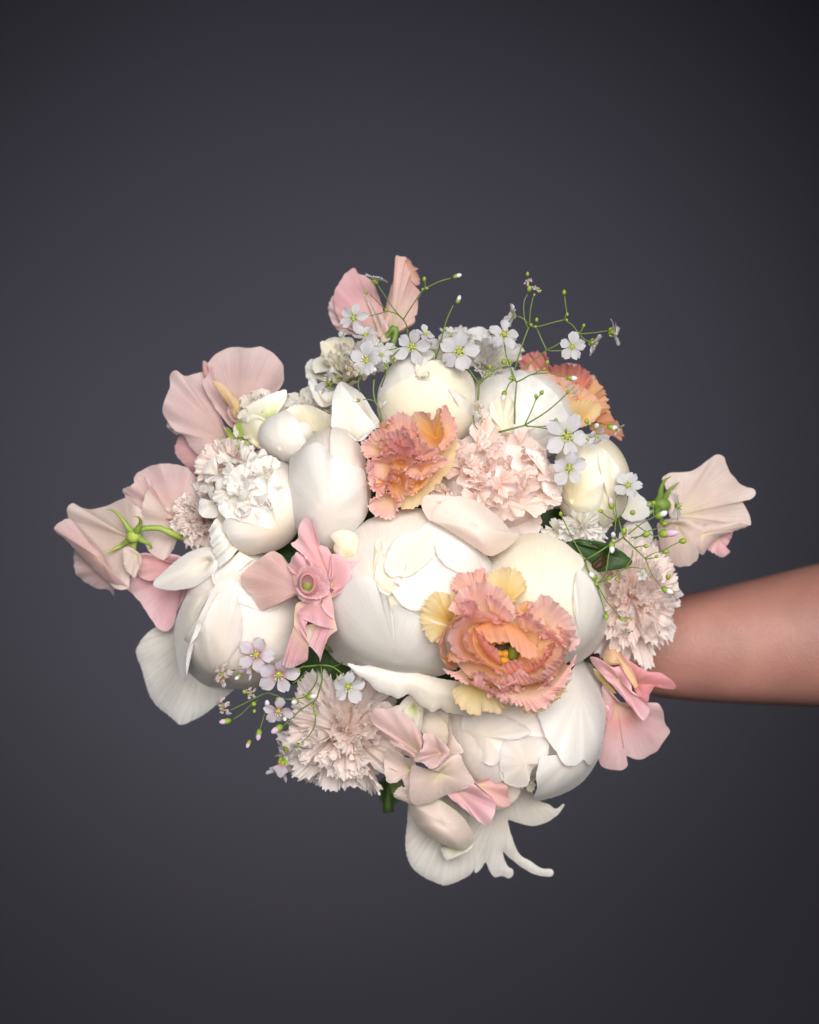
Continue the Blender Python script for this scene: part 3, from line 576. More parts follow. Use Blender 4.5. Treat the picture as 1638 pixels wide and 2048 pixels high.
# ================================================================== LISIANTHUS
LG = 'ruffled peach and pink lisianthus'
kw = dict(mat=M_FRILL, fr=4.2, kf=17, serr=.035, ks=40, nu=240, nv=20)
t = thing('lisianthus', 'biggest peach pink frilled lisianthus in front, lower right of the centre', 'lisianthus', (1000, 1290, 250), LG)
long_stem(t, (1005, 1290, 235), 6)
def LP(rim, base, col=LISP, **k2):
    a = dict(kw); a.update(k2); return fan(t, [q[:2] + (q[2] + 24 + (30 if q[0] < 900 and q[1] > 1190 else 0),) for q in cK(rim)], one(cK, base[0], base[1], base[2] + 24), col, **a)
LP([(690,210,300),(760,150,305),(880,112,308),(980,140,304),(1040,210,298),(1065,290,292),(1010,370,296),(940,420,305),(800,330,310),(700,280,305)], (850, 480, 275), LISY, wv=5)
LP([(385,300,305),(400,200,312),(480,160,318),(580,150,318),(650,115,318),(690,160,318),(680,240,322),(600,330,325),(480,340,315)], (620, 460, 280), stops((0,'f2b48a'),(.6,'f4c8b4'),(1,'f0c0bc')), wv=5)
LP([(95,540,292),(120,450,298),(190,370,305),(260,335,310),(340,350,316),(420,370,325),(420,500,330),(380,620,330),(300,700,322),(240,800,312),(170,760,300),(110,650,292)], (380, 620, 285), LISY, wv=7)
LP([(390,1250,275),(450,1150,290),(560,1120,300),(760,1200,300),(900,1330,290),(800,1440,275),(700,1420,272),(620,1455,270),(520,1430,268),(430,1360,270)], (640, 1080, 268), LISY, wv=6)
LP([(365,520,330),(390,400,335),(480,300,340),(600,250,345),(720,260,345),(830,310,342),(920,410,336),(960,520,330),(930,590,328),(820,590,330),(700,520,332),(560,520,335)], (640, 640, 285), LISP, wv=6)
LP([(960,480,310),(1060,420,320),(1120,450,330),(1060,520,340),(1000,560,330)], (1020, 600, 290), LISO)
LP([(1080,470,330),(1160,400,338),(1200,352,340),(1290,390,338),(1380,470,332),(1470,560,322),(1510,680,318),(1535,790,312),(1480,880,318),(1380,780,330),(1240,680,335),(1130,580,335)], (1180, 700, 285), LISP, wv=7)
LP([(1000,520,330),(1090,560,350),(1200,640,352),(1190,690,345),(1080,690,342),(1010,640,335)], (1060, 690, 305), LISP, wv=5, kf=24)
LP([(460,440,352),(520,410,358),(590,420,358),(610,490,352),(560,560,348),(500,530,346)], (580, 540, 325), DPINK, kf=20)
LP([(700,360,350),(760,380,355),(880,480,352),(940,560,346),(900,600,345),(800,540,345),(720,480,345)], (760, 580, 310), LISP, kf=22, wv=4)
fan(t, cK([(420,560,312),(640,480,316),(900,520,318),(1200,560,316),(1380,760,314),(1340,1000,312),(1120,1160,312),(820,1180,312),(560,1120,312),(400,940,310),(360,720,310)]), one(cK, 850, 860, 306), LISO, mat=M_FRILL, name='petal')
# spiral walls round the hollow
def LB(rows, col=LISP, **k2):
    a = dict(fr=5, kf=14, serr=1.8, ks=30, nu=200, nv=22, mat=M_FRILL); a.update(k2); a['fr'] *= 1.3; a['kf'] = a['kf'] * .62; return patch(t, [[q[:2] + (q[2] + 24,) for q in cK(r)] for r in rows], col, **a)
LB([[(430,1050,250),(330,850,255),(420,620,255),(620,560,260)], [(330,1000,300),(260,800,310),(380,600,320),(560,530,330)], [(270,940,310),(310,720,345),(420,560,360),(560,540,362)]], LISP)
LB([[(760,900,240),(560,860,250),(520,760,250),(640,660,255),(860,700,250)], [(700,1000,300),(480,900,320),(450,720,325),(600,580,330),(900,640,320)], [(700,1000,335),(500,960,350),(380,860,362),(360,700,366),(480,580,368),(640,560,362),(860,640,350)]], LISP, fr=6)
LB([[(860,1030,240),(700,960,245),(600,830,250),(600,720,250)], [(850,1060,300),(700,1000,320),(560,850,330),(530,700,330)], [(840,1110,330),(700,990,352),(560,880,362),(500,760,366),(520,650,366)]], stops((0,'f2a860'),(.5,'f6b892'),(1,'f6cfcc')))
LB([[(850,1000,245),(740,960,250),(640,840,255)], [(830,1000,310),(700,900,320),(600,740,322)], [(820,980,318),(800,860,345),(730,820,348),(640,720,350),(590,690,345)]], stops((0,'ef9c50'),(.5,'f5b48e'),(1,'f2b8b8')), fr=3)
LB([[(620,700,240),(760,700,235),(900,740,240),(1000,860,245)], [(580,660,310),(780,600,325),(1000,680,330),(1130,840,320)], [(640,720,322),(720,790,328),(800,800,335),(900,800,345),(1040,930,350),(1150,920,345),(1170,770,345)]], stops((0,'e6952c'),(.5,'f3b070'),(1,'f5c0a6')), fr=2.5, serr=2)
LB([[(880,1060,240),(1000,1020,240),(1120,960,245),(1180,840,250)], [(900,1110,300),(1060,1080,310),(1220,980,315),(1290,800,310)], [(840,1010,340),(930,960,348),(1040,980,352),(1160,960,356),(1290,900,356),(1330,760,350)]], stops((0,'ee8f38'),(.45,'f4ad74'),(1,'f2b8b4')), fr=6, kf=22)
LB([[(860,1120,250),(1060,1110,250),(1240,1020,255),(1330,860,255),(1300,700,260)], [(860,1180,310),(1080,1180,320),(1310,1080,325),(1430,880,320),(1400,680,320)], [(830,1150,345),(980,1060,352),(1140,1110,362),(1280,1000,366),(1440,860,356),(1490,700,340)]], LISP, fr=9, kf=26)
LB([[(820,1130,250),(1000,1160,250),(1200,1120,250),(1400,960,255)], [(860,1260,300),(1030,1290,310),(1260,1220,312),(1450,1000,305)], [(900,1330,305),(1060,1400,318),(1200,1400,320),(1320,1290,318),(1440,1120,312),(1530,880,305)]], LISP, fr=9, kf=26)
LB([[(900,1150,250),(1050,1200,255),(1200,1200,250)], [(960,1300,285),(1080,1380,290),(1200,1360,290)], [(980,1360,290),(1100,1450,296),(1220,1400,292),(1380,1270,286),(1460,1120,286)]], LISY, fr=7, kf=24)
LB([[(480,1020,255),(560,1120,255),(700,1180,255),(840,1200,250)], [(420,1060,300),(560,1180,318),(700,1240,320),(860,1260,310)], [(300,1040,300),(440,1140,315),(530,1180,330),(620,1090,345),(700,1180,350),(840,1330,335),(930,1300,330)]], LISP, fr=5, kf=20)
LB([[(600,1060,250),(700,1080,250),(840,1120,245)], [(560,1100,320),(680,1130,330),(840,1200,325)], [(510,1110,345),(600,1060,356),(680,1070,360),(760,1160,356),(860,1210,350),(960,1140,352)]], LISP, fr=6, kf=16)
LB([[(400,1040,255),(420,900,255),(500,960,255)], [(330,1000,300),(360,880,315),(520,960,320)], [(250,860,310),(330,940,330),(430,980,350),(560,960,356),(700,990,352)]], LISO, fr=4)
for i in range(34):
    a = rr.uniform(-.9, 2.1); q = rr.uniform(.62, 1.0)
    x, y = one(cK, 900 + 560 * q * math.cos(a), 830 + 500 * q * math.sin(a))
    frill(t, (x, y, 342 - 30 * q), (rr.uniform(-.5, .6), rr.uniform(-.5, .6), .8), rr.uniform(0, 6.28), .8, rr.uniform(20, 34), [20, 60], 6, 2, .06, 12, 3, 7, col=rr.choice([LISP, LISP, DPINK]), nu=30, nv=9, seed=1500 + i)
core(t, Ell(1008, 1296, 292, 34, 36, 20), stops((0,'2a2410'),(1,'3a3414')), 1, 'flower_throat', mat=M_LEAF)  # near-black colour stands in for the shade deep in the hollow
for i, (x, y) in enumerate([(830,780),(880,900),(860,960),(800,900)]):
    px, py = one(cK, x, y)
    core(t, Ell(px, py, 314, 13, 9, 12), stops((0,'b8801a'),(1,'e0a63a')), i, 'anther', mat=M_LEAF)
px, py = one(cK, 940, 890); core(t, Ell(px, py, 318, 13, 18, 16), stops((0,'4c5a18'),(1,'6a7a26')), 1, 'pistil', mat=M_STEM)

t = thing('lisianthus', 'orange and coral frilled lisianthus in the upper middle, left of the blush peony', 'lisianthus', (822, 925, 190), LG)
long_stem(t, (822, 930, 180), 6)
def LQ(rim, base, col=LISQ, **k2):
    a = dict(kw); a.update(k2); return fan(t, cD(rim), one(cD, *base), col, **a)
LQ([(1370,330,235),(1450,380,240),(1440,520,245),(1390,660,250),(1290,770,252),(1180,900,250),(1120,960,250),(1000,975,255),(960,920,270),(1050,840,275),(1200,700,280),(1330,500,270)], (1150, 640, 235), LISY, wv=3, fr=2)
LQ([(1060,250,280),(1120,180,285),(1200,180,285),(1250,235,285),(1300,150,285),(1350,130,285),(1410,210,282),(1455,330,275),(1410,440,285),(1330,500,300),(1240,480,280),(1150,400,280)], (1270, 400, 232), LISO, pw=1.3, wv=4)
LQ([(1330,130,290),(1370,170,292),(1440,280,285),(1455,350,280),(1400,430,295),(1330,490,305),(1300,460,300),(1340,350,295),(1320,240,292)], (1350, 380, 275), LISQ, fr=2.5)
LQ([(880,260,280),(940,200,285),(1010,180,290),(1060,220,290),(1130,300,290),(1120,420,300),(1080,460,305),(980,440,305),(900,380,295)], (1000, 480, 245), LISQ, wv=6)
LQ([(655,450,268),(700,400,275),(770,330,280),(840,310,285),(890,360,295),(900,450,300),(850,520,300),(760,560,290),(690,540,275)], (880, 520, 240), LISQ, wv=7)
LQ([(880,360,300),(960,330,306),(1040,340,310),(1090,420,312),(1110,520,305),(1040,540,300),(950,500,300),(880,460,300)], (1000, 560, 255), DPINK, wv=7)
LQ([(1090,420,300),(1150,400,310),(1220,480,312),(1290,480,310),(1310,560,315),(1230,590,312),(1130,540,305)], (1120, 570, 265), LISQ, wv=5)
LQ([(710,590,268),(800,560,285),(900,530,305),(930,600,308),(880,700,300),(850,800,290),(760,820,275),(720,720,268)], (940, 620, 245), LISQ, wv=6)
LQ([(710,760,262),(800,720,278),(880,780,288),(880,830,285),(780,830,275)], (900, 760, 250), LISQ, wv=4)
LQ([(880,700,300),(940,650,308),(1020,660,310),(1060,740,308),(1050,830,300),(980,900,290),(900,850,290)], (960, 760, 240), LISO, wv=5, pw=1.5)
LQ([(1020,640,305),(1120,610,312),(1240,560,318),(1340,540,312),(1390,590,300),(1290,650,308),(1200,720,310),(1080,720,308)], (1150, 640, 280), LISQ, wv=5, kf=20)
LQ([(1030,760,300),(1100,720,305),(1210,690,308),(1260,640,300),(1230,740,292),(1150,820,288),(1060,860,288)], (1140, 780, 270), LISO, wv=4)
LQ([(725,930,262),(800,870,275),(900,840,285),(980,900,285),(980,960,275),(930,1040,262),(850,1052,260),(770,1020,258)], (930, 830, 245), LISQ, wv=6)
LQ([(930,560,300),(1040,560,310),(1060,640,312),(980,680,308),(910,640,305)], (1000, 580, 245), LISO, wv=3)
for i in range(26):
    a = rr.uniform(0, 6.28); q = math.sqrt(rr.uniform(.1, 1))
    x, y = one(cD, 960 + 250 * q * math.cos(a), 590 + 330 * q * math.sin(a))
    frill(t, (x, y, 268), (rr.uniform(-.6, .6), rr.uniform(-.6, .6), .8), rr.uniform(0, 6.28), .8, rr.uniform(24, 40), [15, 55], 6, 2, .05, 10, 3, 7, col=rr.choice([LISQ, DPINK, LISO]), nu=30, nv=9, seed=1600 + i)
core(t, Ell(822, 925, 225, 62, 75, 40), LISO, 2, 'flower_throat', mat=M_FRILL)

t = thing('lisianthus', 'orange frilled lisianthus on the upper right edge behind the white peony', 'lisianthus', (1150, 790, 0), LG)
long_stem(t, (1150, 800, -20), 6)
def LR(rim, base, col=LISP, **k2):
    a = dict(kw); a.update(k2); return fan(t, cC(rim), one(cC, *base), col, **a)
LR([(560,860,20),(600,790,25),(680,755,25),(760,760,25),(800,800,30),(760,880,40),(700,1000,45),(620,960,35)], (860, 1050, 10), stops((0,'f2a050'),(.5,'e89c80'),(1,'dd9490')), wv=6)
LR([(760,900,40),(860,865,50),(960,850,50),(1060,870,45),(1140,920,40),(1160,990,40),(1100,1060,55),(950,1020,60),(820,1000,60)], (960, 1200, 5), stops((0,'f2a050'),(.4,'f0a47a'),(1,'df9690')), wv=8)
LR([(1050,960,30),(1160,960,30),(1250,1040,20),(1290,1150,10),(1310,1260,0),(1260,1330,10),(1150,1300,40),(1050,1150,60)], (960, 1250, 10), stops((0,'f0ac50'),(.6,'f4c27e'),(1,'eebc98')), wv=8)
LR([(640,880,55),(800,920,62),(1000,1000,66),(1150,1080,60),(1230,1180,50),(1200,1290,50),(1050,1370,60),(900,1350,70),(760,1180,70)], (900, 1300, 30), LISO, wv=5, fr=2)
LR([(930,1180,75),(1050,1150,72),(1180,1150,65),(1240,1220,55),(1180,1320,55),(1050,1370,62),(960,1300,70)], (1000, 1350, 40), LISY, wv=4, fr=2)
LR([(1180,1290,20),(1260,1240,15),(1330,1290,0),(1390,1360,-10),(1420,1420,-15),(1400,1470,-20),(1330,1430,-10),(1260,1500,-5),(1180,1420,10),(1140,1350,20)], (1150, 1330, 15), stops((0,'efac6a'),(1,'e0a088')), wv=6)
frilly(t, (1130, 800, -10), (.4, -.3, .8), 80, [(6, [60, 75], 1, .5, 8), (5, [35, 50], .9, .5, 7)], [LISO, LISP], 71, serr=.04)
# ================================================================== SWEET PEAS
SG = 'pink sweet pea blossoms'
def P_(c, rim, base, col=PEA, **k):
    a = dict(wv=7, k=5, tear=1.1, kt=16, mott=.07, curl=-5, fold=(8, .028), vp=3.0, mat=M_PEA, fr=.7, kf=16, nu=130); a.update(k)
    return fan(t, c(rim), one(c, *base), col, **a)
def calyx(par, cen, d, r, n=5, ln=34, col=LGREEN, stem=None):
    d = np.array(d, float); d /= np.linalg.norm(d)
    ca = core(par, Ell(cen[0], cen[1], cen[2], r, r * .9, r), col, 2, 'calyx', mat=M_STEM)
    u_, w_, a_ = frame(d)
    for i in range(n):
        q = 6.28 * i / n + .4 + .25 * math.sin(i * 2.3); rad = math.cos(q) * u_ + math.sin(q) * w_; L = ln * (1 + .18 * math.sin(i * 3.1))
        C0 = np.array(cen, float); pts = [C0 + rad * r * .5 - d * r * .5, C0 + rad * r * 1.2 - d * r * .1, C0 + rad * L * .8 + d * L * .02, C0 + rad * L * 1.15 + d * L * (.35 + .2 * math.sin(i * 4)) - w_ * 5, C0 + rad * L * 1.2 + d * L * .6 - w_ * 12]
        q_ = spline([tuple(p) for p in pts], 16); ww = W(q_[:, 0], q_[:, 1], q_[:, 2])
        prof = np.interp(np.linspace(0, 1, 16), [0, .2, .6, 1], [r * .5, r * .42, r * .22, .8]) * S
        P = tube_np(ww, prof, 8)
        link('sepal', P, grid_faces(16, 8, True), M_STEM, ca, ramp(col, np.repeat(np.linspace(0, 1, 16), 8)), np.zeros((128, 2)))
    return ca
t = thing('sweet_pea', 'leftmost pale pink sweet pea seen from behind with its green star calyx', 'sweet pea', (250, 1085, 30), SG)
P_(cA, [(165,1440,-35),(240,1480,-20),(390,1620,-10),(420,1740,-15),(380,1700,-20),(300,1690,-30),(180,1610,-40),(158,1530,-45)], (420, 1560, 0), PEA, bulge=6)
P_(cA, [(110,1170,20),(150,1135,20),(210,1165,10),(300,1172,0),(400,1140,5),(500,1100,15),(560,1150,25),(610,1200,30),(610,1320,40),(540,1450,45),(500,1600,45),(520,1680,40),(440,1700,35),(360,1620,20),(200,1450,0),(90,1320,-10),(120,1250,0)], (540, 1370, 45), PEAW, bulge=-4, wv=9, k=4)
P_(cA, [(25,1300,30),(60,1262,32),(130,1240,30),(220,1320,32),(330,1440,40),(420,1600,45),(520,1690,48),(450,1700,40),(380,1650,30),(250,1530,20),(120,1390,20),(60,1340,24)], (330, 1500, 52), PEA, bulge=8, wv=4)
P_(cA, [(475,1450,60),(500,1420,62),(560,1440,62),(600,1500,60),(560,1620,58),(525,1600,62),(490,1560,62)], (570, 1480, 60), PEAW, wv=3)
cx, cy = one(cA, 545, 1355)
ca = calyx(t, (cx, cy, 66), (-.4, .25, .5), 15, 5, 52)
tubes(t, [(cA([(560,1320,68),(620,1300,72),(720,1300,74),(800,1335,70),(860,1360,40),(1000,1400,-60)]), 5.5, 7)] , LGREEN, 'stem')
t = thing('sweet_pea', 'pink sweet pea with folded banner petal above the green star calyx at the left', 'sweet pea', (330, 1030, 20), SG)
P_(cA, [(550,980,5),(600,920,10),(700,880,15),(800,878,20),(890,900,20),(960,970,25),(970,1060,25),(900,1180,25),(830,1240,30),(700,1220,10),(640,1100,0)], (830, 1230, 20), PEA, bulge=10)
P_(cA, [(640,1050,50),(700,1100,40),(790,1180,30),(835,1260,25),(835,1340,25),(815,1420,30),(770,1490,35),(720,1503,35),(650,1450,30),(610,1370,25),(595,1270,30),(600,1180,45)], (810, 1250, 0), PEAW, bulge=10)
P_(cA, [(475,1050,15),(545,1010,30),(555,970,35),(610,960,38),(660,1000,45),(650,1080,40),(610,1200,20),(560,1160,12),(510,1110,10)], (680, 1160, 0), PEA, bulge=8, fr=1)
P_(cA, [(650,1040,45),(700,1060,20),(800,1150,10),(830,1240,5),(760,1240,0),(690,1150,5)], (820, 1240, 0), DPINK)
long_stem(t, (360, 1040, 0), 4)
t = thing('sweet_pea', 'pink sweet pea pointing down at the left between the leftmost one and the shaded peony', 'sweet pea', (340, 1150, 10), SG)
P_(cG, [(45,315,10),(75,230,15),(75,150,25),(130,90,25),(250,90,20),(400,110,20),(470,250,20),(470,330,15),(390,430,10),(350,560,0),(300,598,0),(245,575,0),(180,480,5),(110,380,5)], (430, 180, -20), PINK, bulge=10, wv=9, k=4)
P_(cG, [(75,160,35),(160,95,40),(300,140,38),(400,160,30),(440,220,20),(300,260,30),(160,260,35)], (430, 180, 0), DPINK, bulge=6)
long_stem(t, (370, 1130, -10), 4)
t = thing('sweet_pea', 'dusky pink sweet pea at the upper left with a lobed banner, behind the rounded one', 'sweet pea', (440, 880, -30), SG)
P_(cA, [(740,540,0),(750,460,5),(785,380,5),(785,310,5),(820,262,5),(880,300,-5),(960,285,-10),(1010,290,-10),(1060,450,-5),(1120,600,-5),(1220,720,-10),(1190,800,-20),(1060,860,-20),(1010,845,-10),(930,780,-10),(880,700,-10),(800,640,-5)], (1190, 750, -40), PEA, bulge=16, wv=10, k=5)
P_(cA, [(765,630,-20),(800,590,-15),(900,640,-20),(950,720,-25),(880,700,-25),(820,680,-25)], (960, 680, -25), PEAW)
P_(cA, [(820,800,-50),(850,700,-45),(960,720,-40),(1080,820,-40),(1120,920,-40),(1040,960,-50),(960,955,-55),(880,880,-50)], (1160, 820, -50), DPINK, bulge=8)
long_stem(t, (460, 890, -60), 4)
t = thing('sweet_pea', 'rosy sweet pea with a big rounded banner at the upper left beside the greenish rose', 'sweet pea', (470, 830, 0), SG)
P_(cA, [(1000,205,-5),(1040,220,0),(1070,250,10),(1060,300,10),(1010,305,0)], (1040, 280, 0), DPINK, wv=1)
P_(cA, [(995,340,25),(1020,310,25),(1040,270,15),(1035,215,5),(1100,150,0),(1190,113,0),(1300,118,5),(1390,112,8),(1470,160,10),(1520,220,10),(1533,290,15),(1515,370,25),(1420,460,25),(1290,560,15),(1240,630,10),(1190,640,10),(1120,560,20),(1055,470,25)], (1225, 600, -15), PEA, bulge=-2, wv=9, k=5)
P_(cA, [(1060,340,55),(1100,338,58),(1150,370,55),(1210,430,45),(1255,490,30),(1250,560,15),(1205,590,15),(1180,540,30),(1190,470,45),(1150,400,55)], (1230, 570, 20), stops((0,'e8d394'),(1,'efcfae')), wv=2, bulge=6)
P_(cA, [(1190,440,40),(1240,500,30),(1230,600,20),(1190,600,18),(1160,540,25)], (1215, 590, 15), PEA, wv=2)
long_stem(t, (475, 840, -30), 4)
# centre pink
t = thing('sweet_pea', 'bright pink twisted sweet pea with a small round opening, left of the centre peony', 'sweet pea', (610, 1180, 200), SG)
P_(cG, [(790,240,210),(830,190,215),(920,120,228),(1000,72,235),(1070,110,240),(1110,160,245),(1180,200,250),(1250,300,250),(1200,360,245),(1080,370,235),(940,460,215),(870,370,210),(810,310,208)], (1215, 330, 240), stops((0,'f2c8c4'),(.4,'edc2bc'),(.8,'e8c0b8'),(1,'efd0c8')), bulge=8, wv=6)
P_(cG, [(1120,30,285),(1165,-10,290),(1170,-80,295),(1210,-145,300),(1260,-130,302),(1270,-60,300),(1290,20,300),(1370,60,302),(1400,170,305),(1380,260,305),(1300,200,300),(1230,140,300),(1190,80,292)], (1370, 240, 275), PINK, wv=8, bulge=8)
P_(cG, [(1100,170,265),(1110,150,275),(1160,80,288),(1230,130,298),(1300,190,305),(1360,250,308),(1370,320,308),(1330,370,300),(1270,290,292),(1200,240,285),(1130,220,272)], (1300, 330, 275), PINK, wv=9, bulge=4)
P_(cG, [(1380,100,300),(1450,100,305),(1500,145,305),(1520,220,300),(1480,310,298),(1420,335,298),(1370,300,300),(1370,200,300)], (1385, 300, 280), PINK, wv=6, bulge=6)
P_(cG, [(1500,150,300),(1600,135,290),(1630,150,285),(1570,230,292),(1480,310,298),(1440,350,298),(1380,380,298),(1400,330,295),(1480,280,298)], (1400, 360, 285), PINK, wv=5)
def hole(c, cx, cy, rx, ry, z, d=40, rim=1.9):
    a = np.linspace(0, 2 * math.pi, 17); rows = []
    for k_, (f, dz) in enumerate([(.75, -d), (.95, -d * .5), (1.0, 0), (1.18, 5), (rim * .8, -2), (rim, -16)]):
        rows.append(c([(cx + rx * f * math.cos(q), cy + ry * f * math.sin(q), z + dz + 3 * math.sin(2 * q)) for q in a]))
    return rows
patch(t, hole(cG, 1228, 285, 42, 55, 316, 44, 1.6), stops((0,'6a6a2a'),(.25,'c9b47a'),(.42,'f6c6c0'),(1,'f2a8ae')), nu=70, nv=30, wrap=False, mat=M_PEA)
core(t, Ell(*one(cG, 1228, 290), 282, 14, 17, 8), stops((0,'5a6222'),(1,'86883c')), 2, 'pistil', mat=M_STEM)
patch(t, [cG([(1200,420,268),(1280,395,275),(1360,420,268)]), cG([(1170,470,290),(1290,470,300),(1400,500,280)]), cG([(1160,500,285),(1300,560,310),(1425,590,285)])], PINK, wv=5, fr=0, mat=M_PEA)
patch(t, [cG([(1200,395,270),(1150,430,280),(1140,560,285)]), cG([(1250,450,280),(1190,520,290),(1190,640,280)]), cG([(1230,540,290),(1215,580,292),(1240,700,280)])], PINK, wv=3, mat=M_PEA)
patch(t, [cG([(1140,560,275),(1190,600,278),(1235,700,278)]), cG([(1090,720,262),(1140,760,262),(1230,780,262)]), cG([(1060,815,250),(1110,840,250),(1210,800,250)])], PINK, wv=3, mat=M_PEA)
patch(t, [cG([(1360,420,285),(1400,500,288),(1424,590,288)]), cG([(1330,470,282),(1360,560,285),(1360,650,280)]), cG([(1240,690,272),(1300,760,270),(1310,800,262)])][::1], PINK, wv=4, mat=M_PEA)
patch(t, [cG([(1330,390,290),(1370,330,292),(1400,440,292)]), cG([(1320,430,296),(1350,480,298),(1405,520,296)])], PINK, mat=M_PEA)
patch(t, [cG([(1210,560,262),(1300,545,262),(1390,560,262)]), cG([(1230,700,258),(1300,690,250),(1350,680,258)])], WARM, mat=M_PEA)
patch(t, [cG([(1130,160,262),(1290,60,262),(1400,100,270)]), cG([(1150,330,262),(1290,300,262),(1390,320,270)]), cG([(1210,420,262),(1290,430,262),(1370,420,262)])], PINK, mat=M_PEA)
tubes(t, [([(612, 1190, 250), (620, 1240, 200), (660, 1300, 100), (760, 1290, -200), GRIP], 4, 5)], GREEN, 'stem')
P_(cG, [(1150,300,300),(1180,190,318),(1260,170,322),(1340,210,322),(1375,290,318),(1360,360,312),(1300,380,300),(1345,300,312),(1290,230,316),(1210,225,312)], (1210, 330, 270), PINK, wv=3)
P_(cG, [(1155,310,308),(1180,360,316),(1240,385,318),(1310,385,314),(1350,350,308),(1300,420,296),(1230,415,292),(1170,380,295)], (1260, 340, 285), PINK, wv=3)
# bottom
t = thing('sweet_pea', 'pale pink sweet pea with rolled petals at the bottom between carnation and lower right peony', 'sweet pea', (850, 1510, 90), SG)
P_(cJ, [(180,560,130),(190,460,140),(260,440,150),(340,500,150),(400,520,150),(420,600,150),(390,700,150),(385,840,140),(340,740,130),(310,660,135),(270,690,135),(200,680,130)], (380, 600, 120), PEAW, wv=7)
P_(cJ, [(250,790,110),(300,720,120),(380,760,130),(390,850,120),(330,830,110)], (380, 800, 115), PEAW, wv=2)
P_(cJ, [(75,190,170),(110,145,180),(180,138,190),(290,165,200),(370,210,205),(440,290,205),(470,370,200),(450,460,195),(405,520,190),(330,470,190),(250,410,188),(150,300,180),(90,240,172)], (430, 470, 175), PEA, bulge=18, wv=5)
P_(cJ, [(400,520,205),(470,420,212),(470,330,210),(530,320,212),(600,370,210),(650,420,205),(670,480,200),(620,540,205),(560,580,212),(515,585,215),(470,545,212)], (600, 470, 185), PEA, bulge=8, wv=8)
P_(cJ, [(560,480,175),(640,440,178),(670,330,178),(665,255,175),(700,350,185),(760,430,190),(765,470,190),(690,480,188),(640,510,185)], (640, 500, 165), PEAW, wv=4)
P_(cJ, [(375,620,160),(400,560,170),(540,590,185),(640,510,190),(740,480,190),(780,560,185),(850,690,170),(780,740,165),(650,780,155),(560,820,148),(480,850,140),(390,845,138),(370,740,150)], (600, 620, 165), PEAW, bulge=10, wv=9, k=4)
P_(cJ, [(650,780,150),(700,740,160),(780,735,165),(840,700,170),(920,760,165),(1000,830,150),(1010,880,145),(985,960,138),(950,1012,130),(880,975,130),(780,890,135)], (700, 730, 140), PINK, wv=8)
P_(cJ, [(860,690,150),(930,670,150),(1020,650,145),(1090,690,140),(1100,770,138),(1118,850,130),(1080,870,130),(1020,860,138),(980,800,145),(920,750,152)], (870, 700, 135), stops((0,'f2d8b8'),(.5,'f4c2bc'),(1,'f0bdb8')), wv=9)
P_(cJ, [(370,870,80),(400,840,95),(500,840,110),(580,815,115),(660,860,118),(740,920,115),(800,990,110),(845,1080,95),(840,1140,85),(770,1190,85),(700,1180,90),(580,1130,92),(450,1040,88),(400,960,80)], (600, 1000, 135), stops((0,'f2ddd0'),(.8,'f3e2d8'),(1,'eef0d2')), wv=2, bulge=6, pw=2)
P_(cJ, [(600,1180,60),(640,1170,70),(760,1190,72),(830,1150,72),(845,1090,80),(840,1160,70),(780,1215,66),(700,1250,60),(640,1265,56)], (740, 1170, 60), GREENW, wv=2)
P_(cJ, [(320,180,140),(370,90,145),(420,90,148),(455,170,148),(435,280,145),(400,250,145)], (400, 120, 135), GREENW, wv=2)
tubes(t, [([(860, 1500, 140), (850, 1520, 20), (860, 1430, -200), GRIP], 4, 5)], GREEN, 'stem')
# lower right
t = thing('sweet_pea', 'pink sweet pea at the lower right with two raised wings over a round pale banner', 'sweet pea', (1230, 1380, 60), SG)
P_(cL, [(300,1640,20),(340,1480,30),(350,1300,30),(340,1180,40),(330,980,50),(420,1050,70),(560,1180,70),(700,1180,60),(800,1160,50),(900,1160,45),(950,1240,40),(975,1360,30),(1020,1460,20),(950,1560,15),(890,1650,15),(800,1700,15),(700,1738,20),(560,1700,25),(590,1790,20),(540,1840,15),(430,1840,15),(310,1790,15)], (480, 1150, 40), stops((0,'e6cba2'),(.3,'e5a3a0'),(.6,'e9bcbc'),(1,'eccaca')), wv=10, k=6, bulge=6)
P_(cL, [(350,1180,38),(400,1200,42),(380,1320,40),(340,1440,36),(340,1300,34)], (370, 1300, 36), PINK)
P_(cL, [(200,690,60),(270,690,75),(360,740,90),(440,790,100),(520,780,105),(590,860,108),(630,980,110),(640,1060,112),(720,1100,112),(790,1160,108),(815,1210,102),(800,1280,98),(755,1335,90),(700,1290,92),(600,1170,92),(470,1020,90),(340,880,80),(250,780,66)], (500, 920, 78), PINK, wv=6, bulge=8)
P_(cL, [(460,600,70),(480,590,74),(560,680,84),(680,770,95),(800,835,104),(900,840,106),(1000,890,100),(1075,960,90),(1080,1010,85),(1040,1020,86),(960,980,92),(880,980,92),(820,1060,88),(790,1150,80),(700,1100,80),(650,1000,85),(600,860,80),(520,760,75)], (660, 960, 70), stops((0,'efb49c'),(.4,'e79a9e'),(1,'eca6aa')), wv=6, bulge=8)
P_(cL, [(360,640,78),(400,560,72),(480,600,78),(560,720,92),(640,820,104),(690,960,112),(680,1000,112),(650,990,110),(600,850,105),(520,770,100),(400,770,92),(340,720,84)], (480, 720, 95), stops((0,'f2d2ac'),(1,'f0c99e')), wv=3, bulge=8)
P_(cL, [(240,800,58),(320,850,62),(420,980,66),(480,1060,66),(400,1040,64),(320,950,60),(260,880,56)], (340, 900, 60), stops((0,'b7a562'),(1,'d8c48a')), wv=1)
tubes(t, [([(1190, 1330, 50), (1170, 1320, -20), (1080, 1300, -300), GRIP], 4, 5)], GREEN, 'stem')
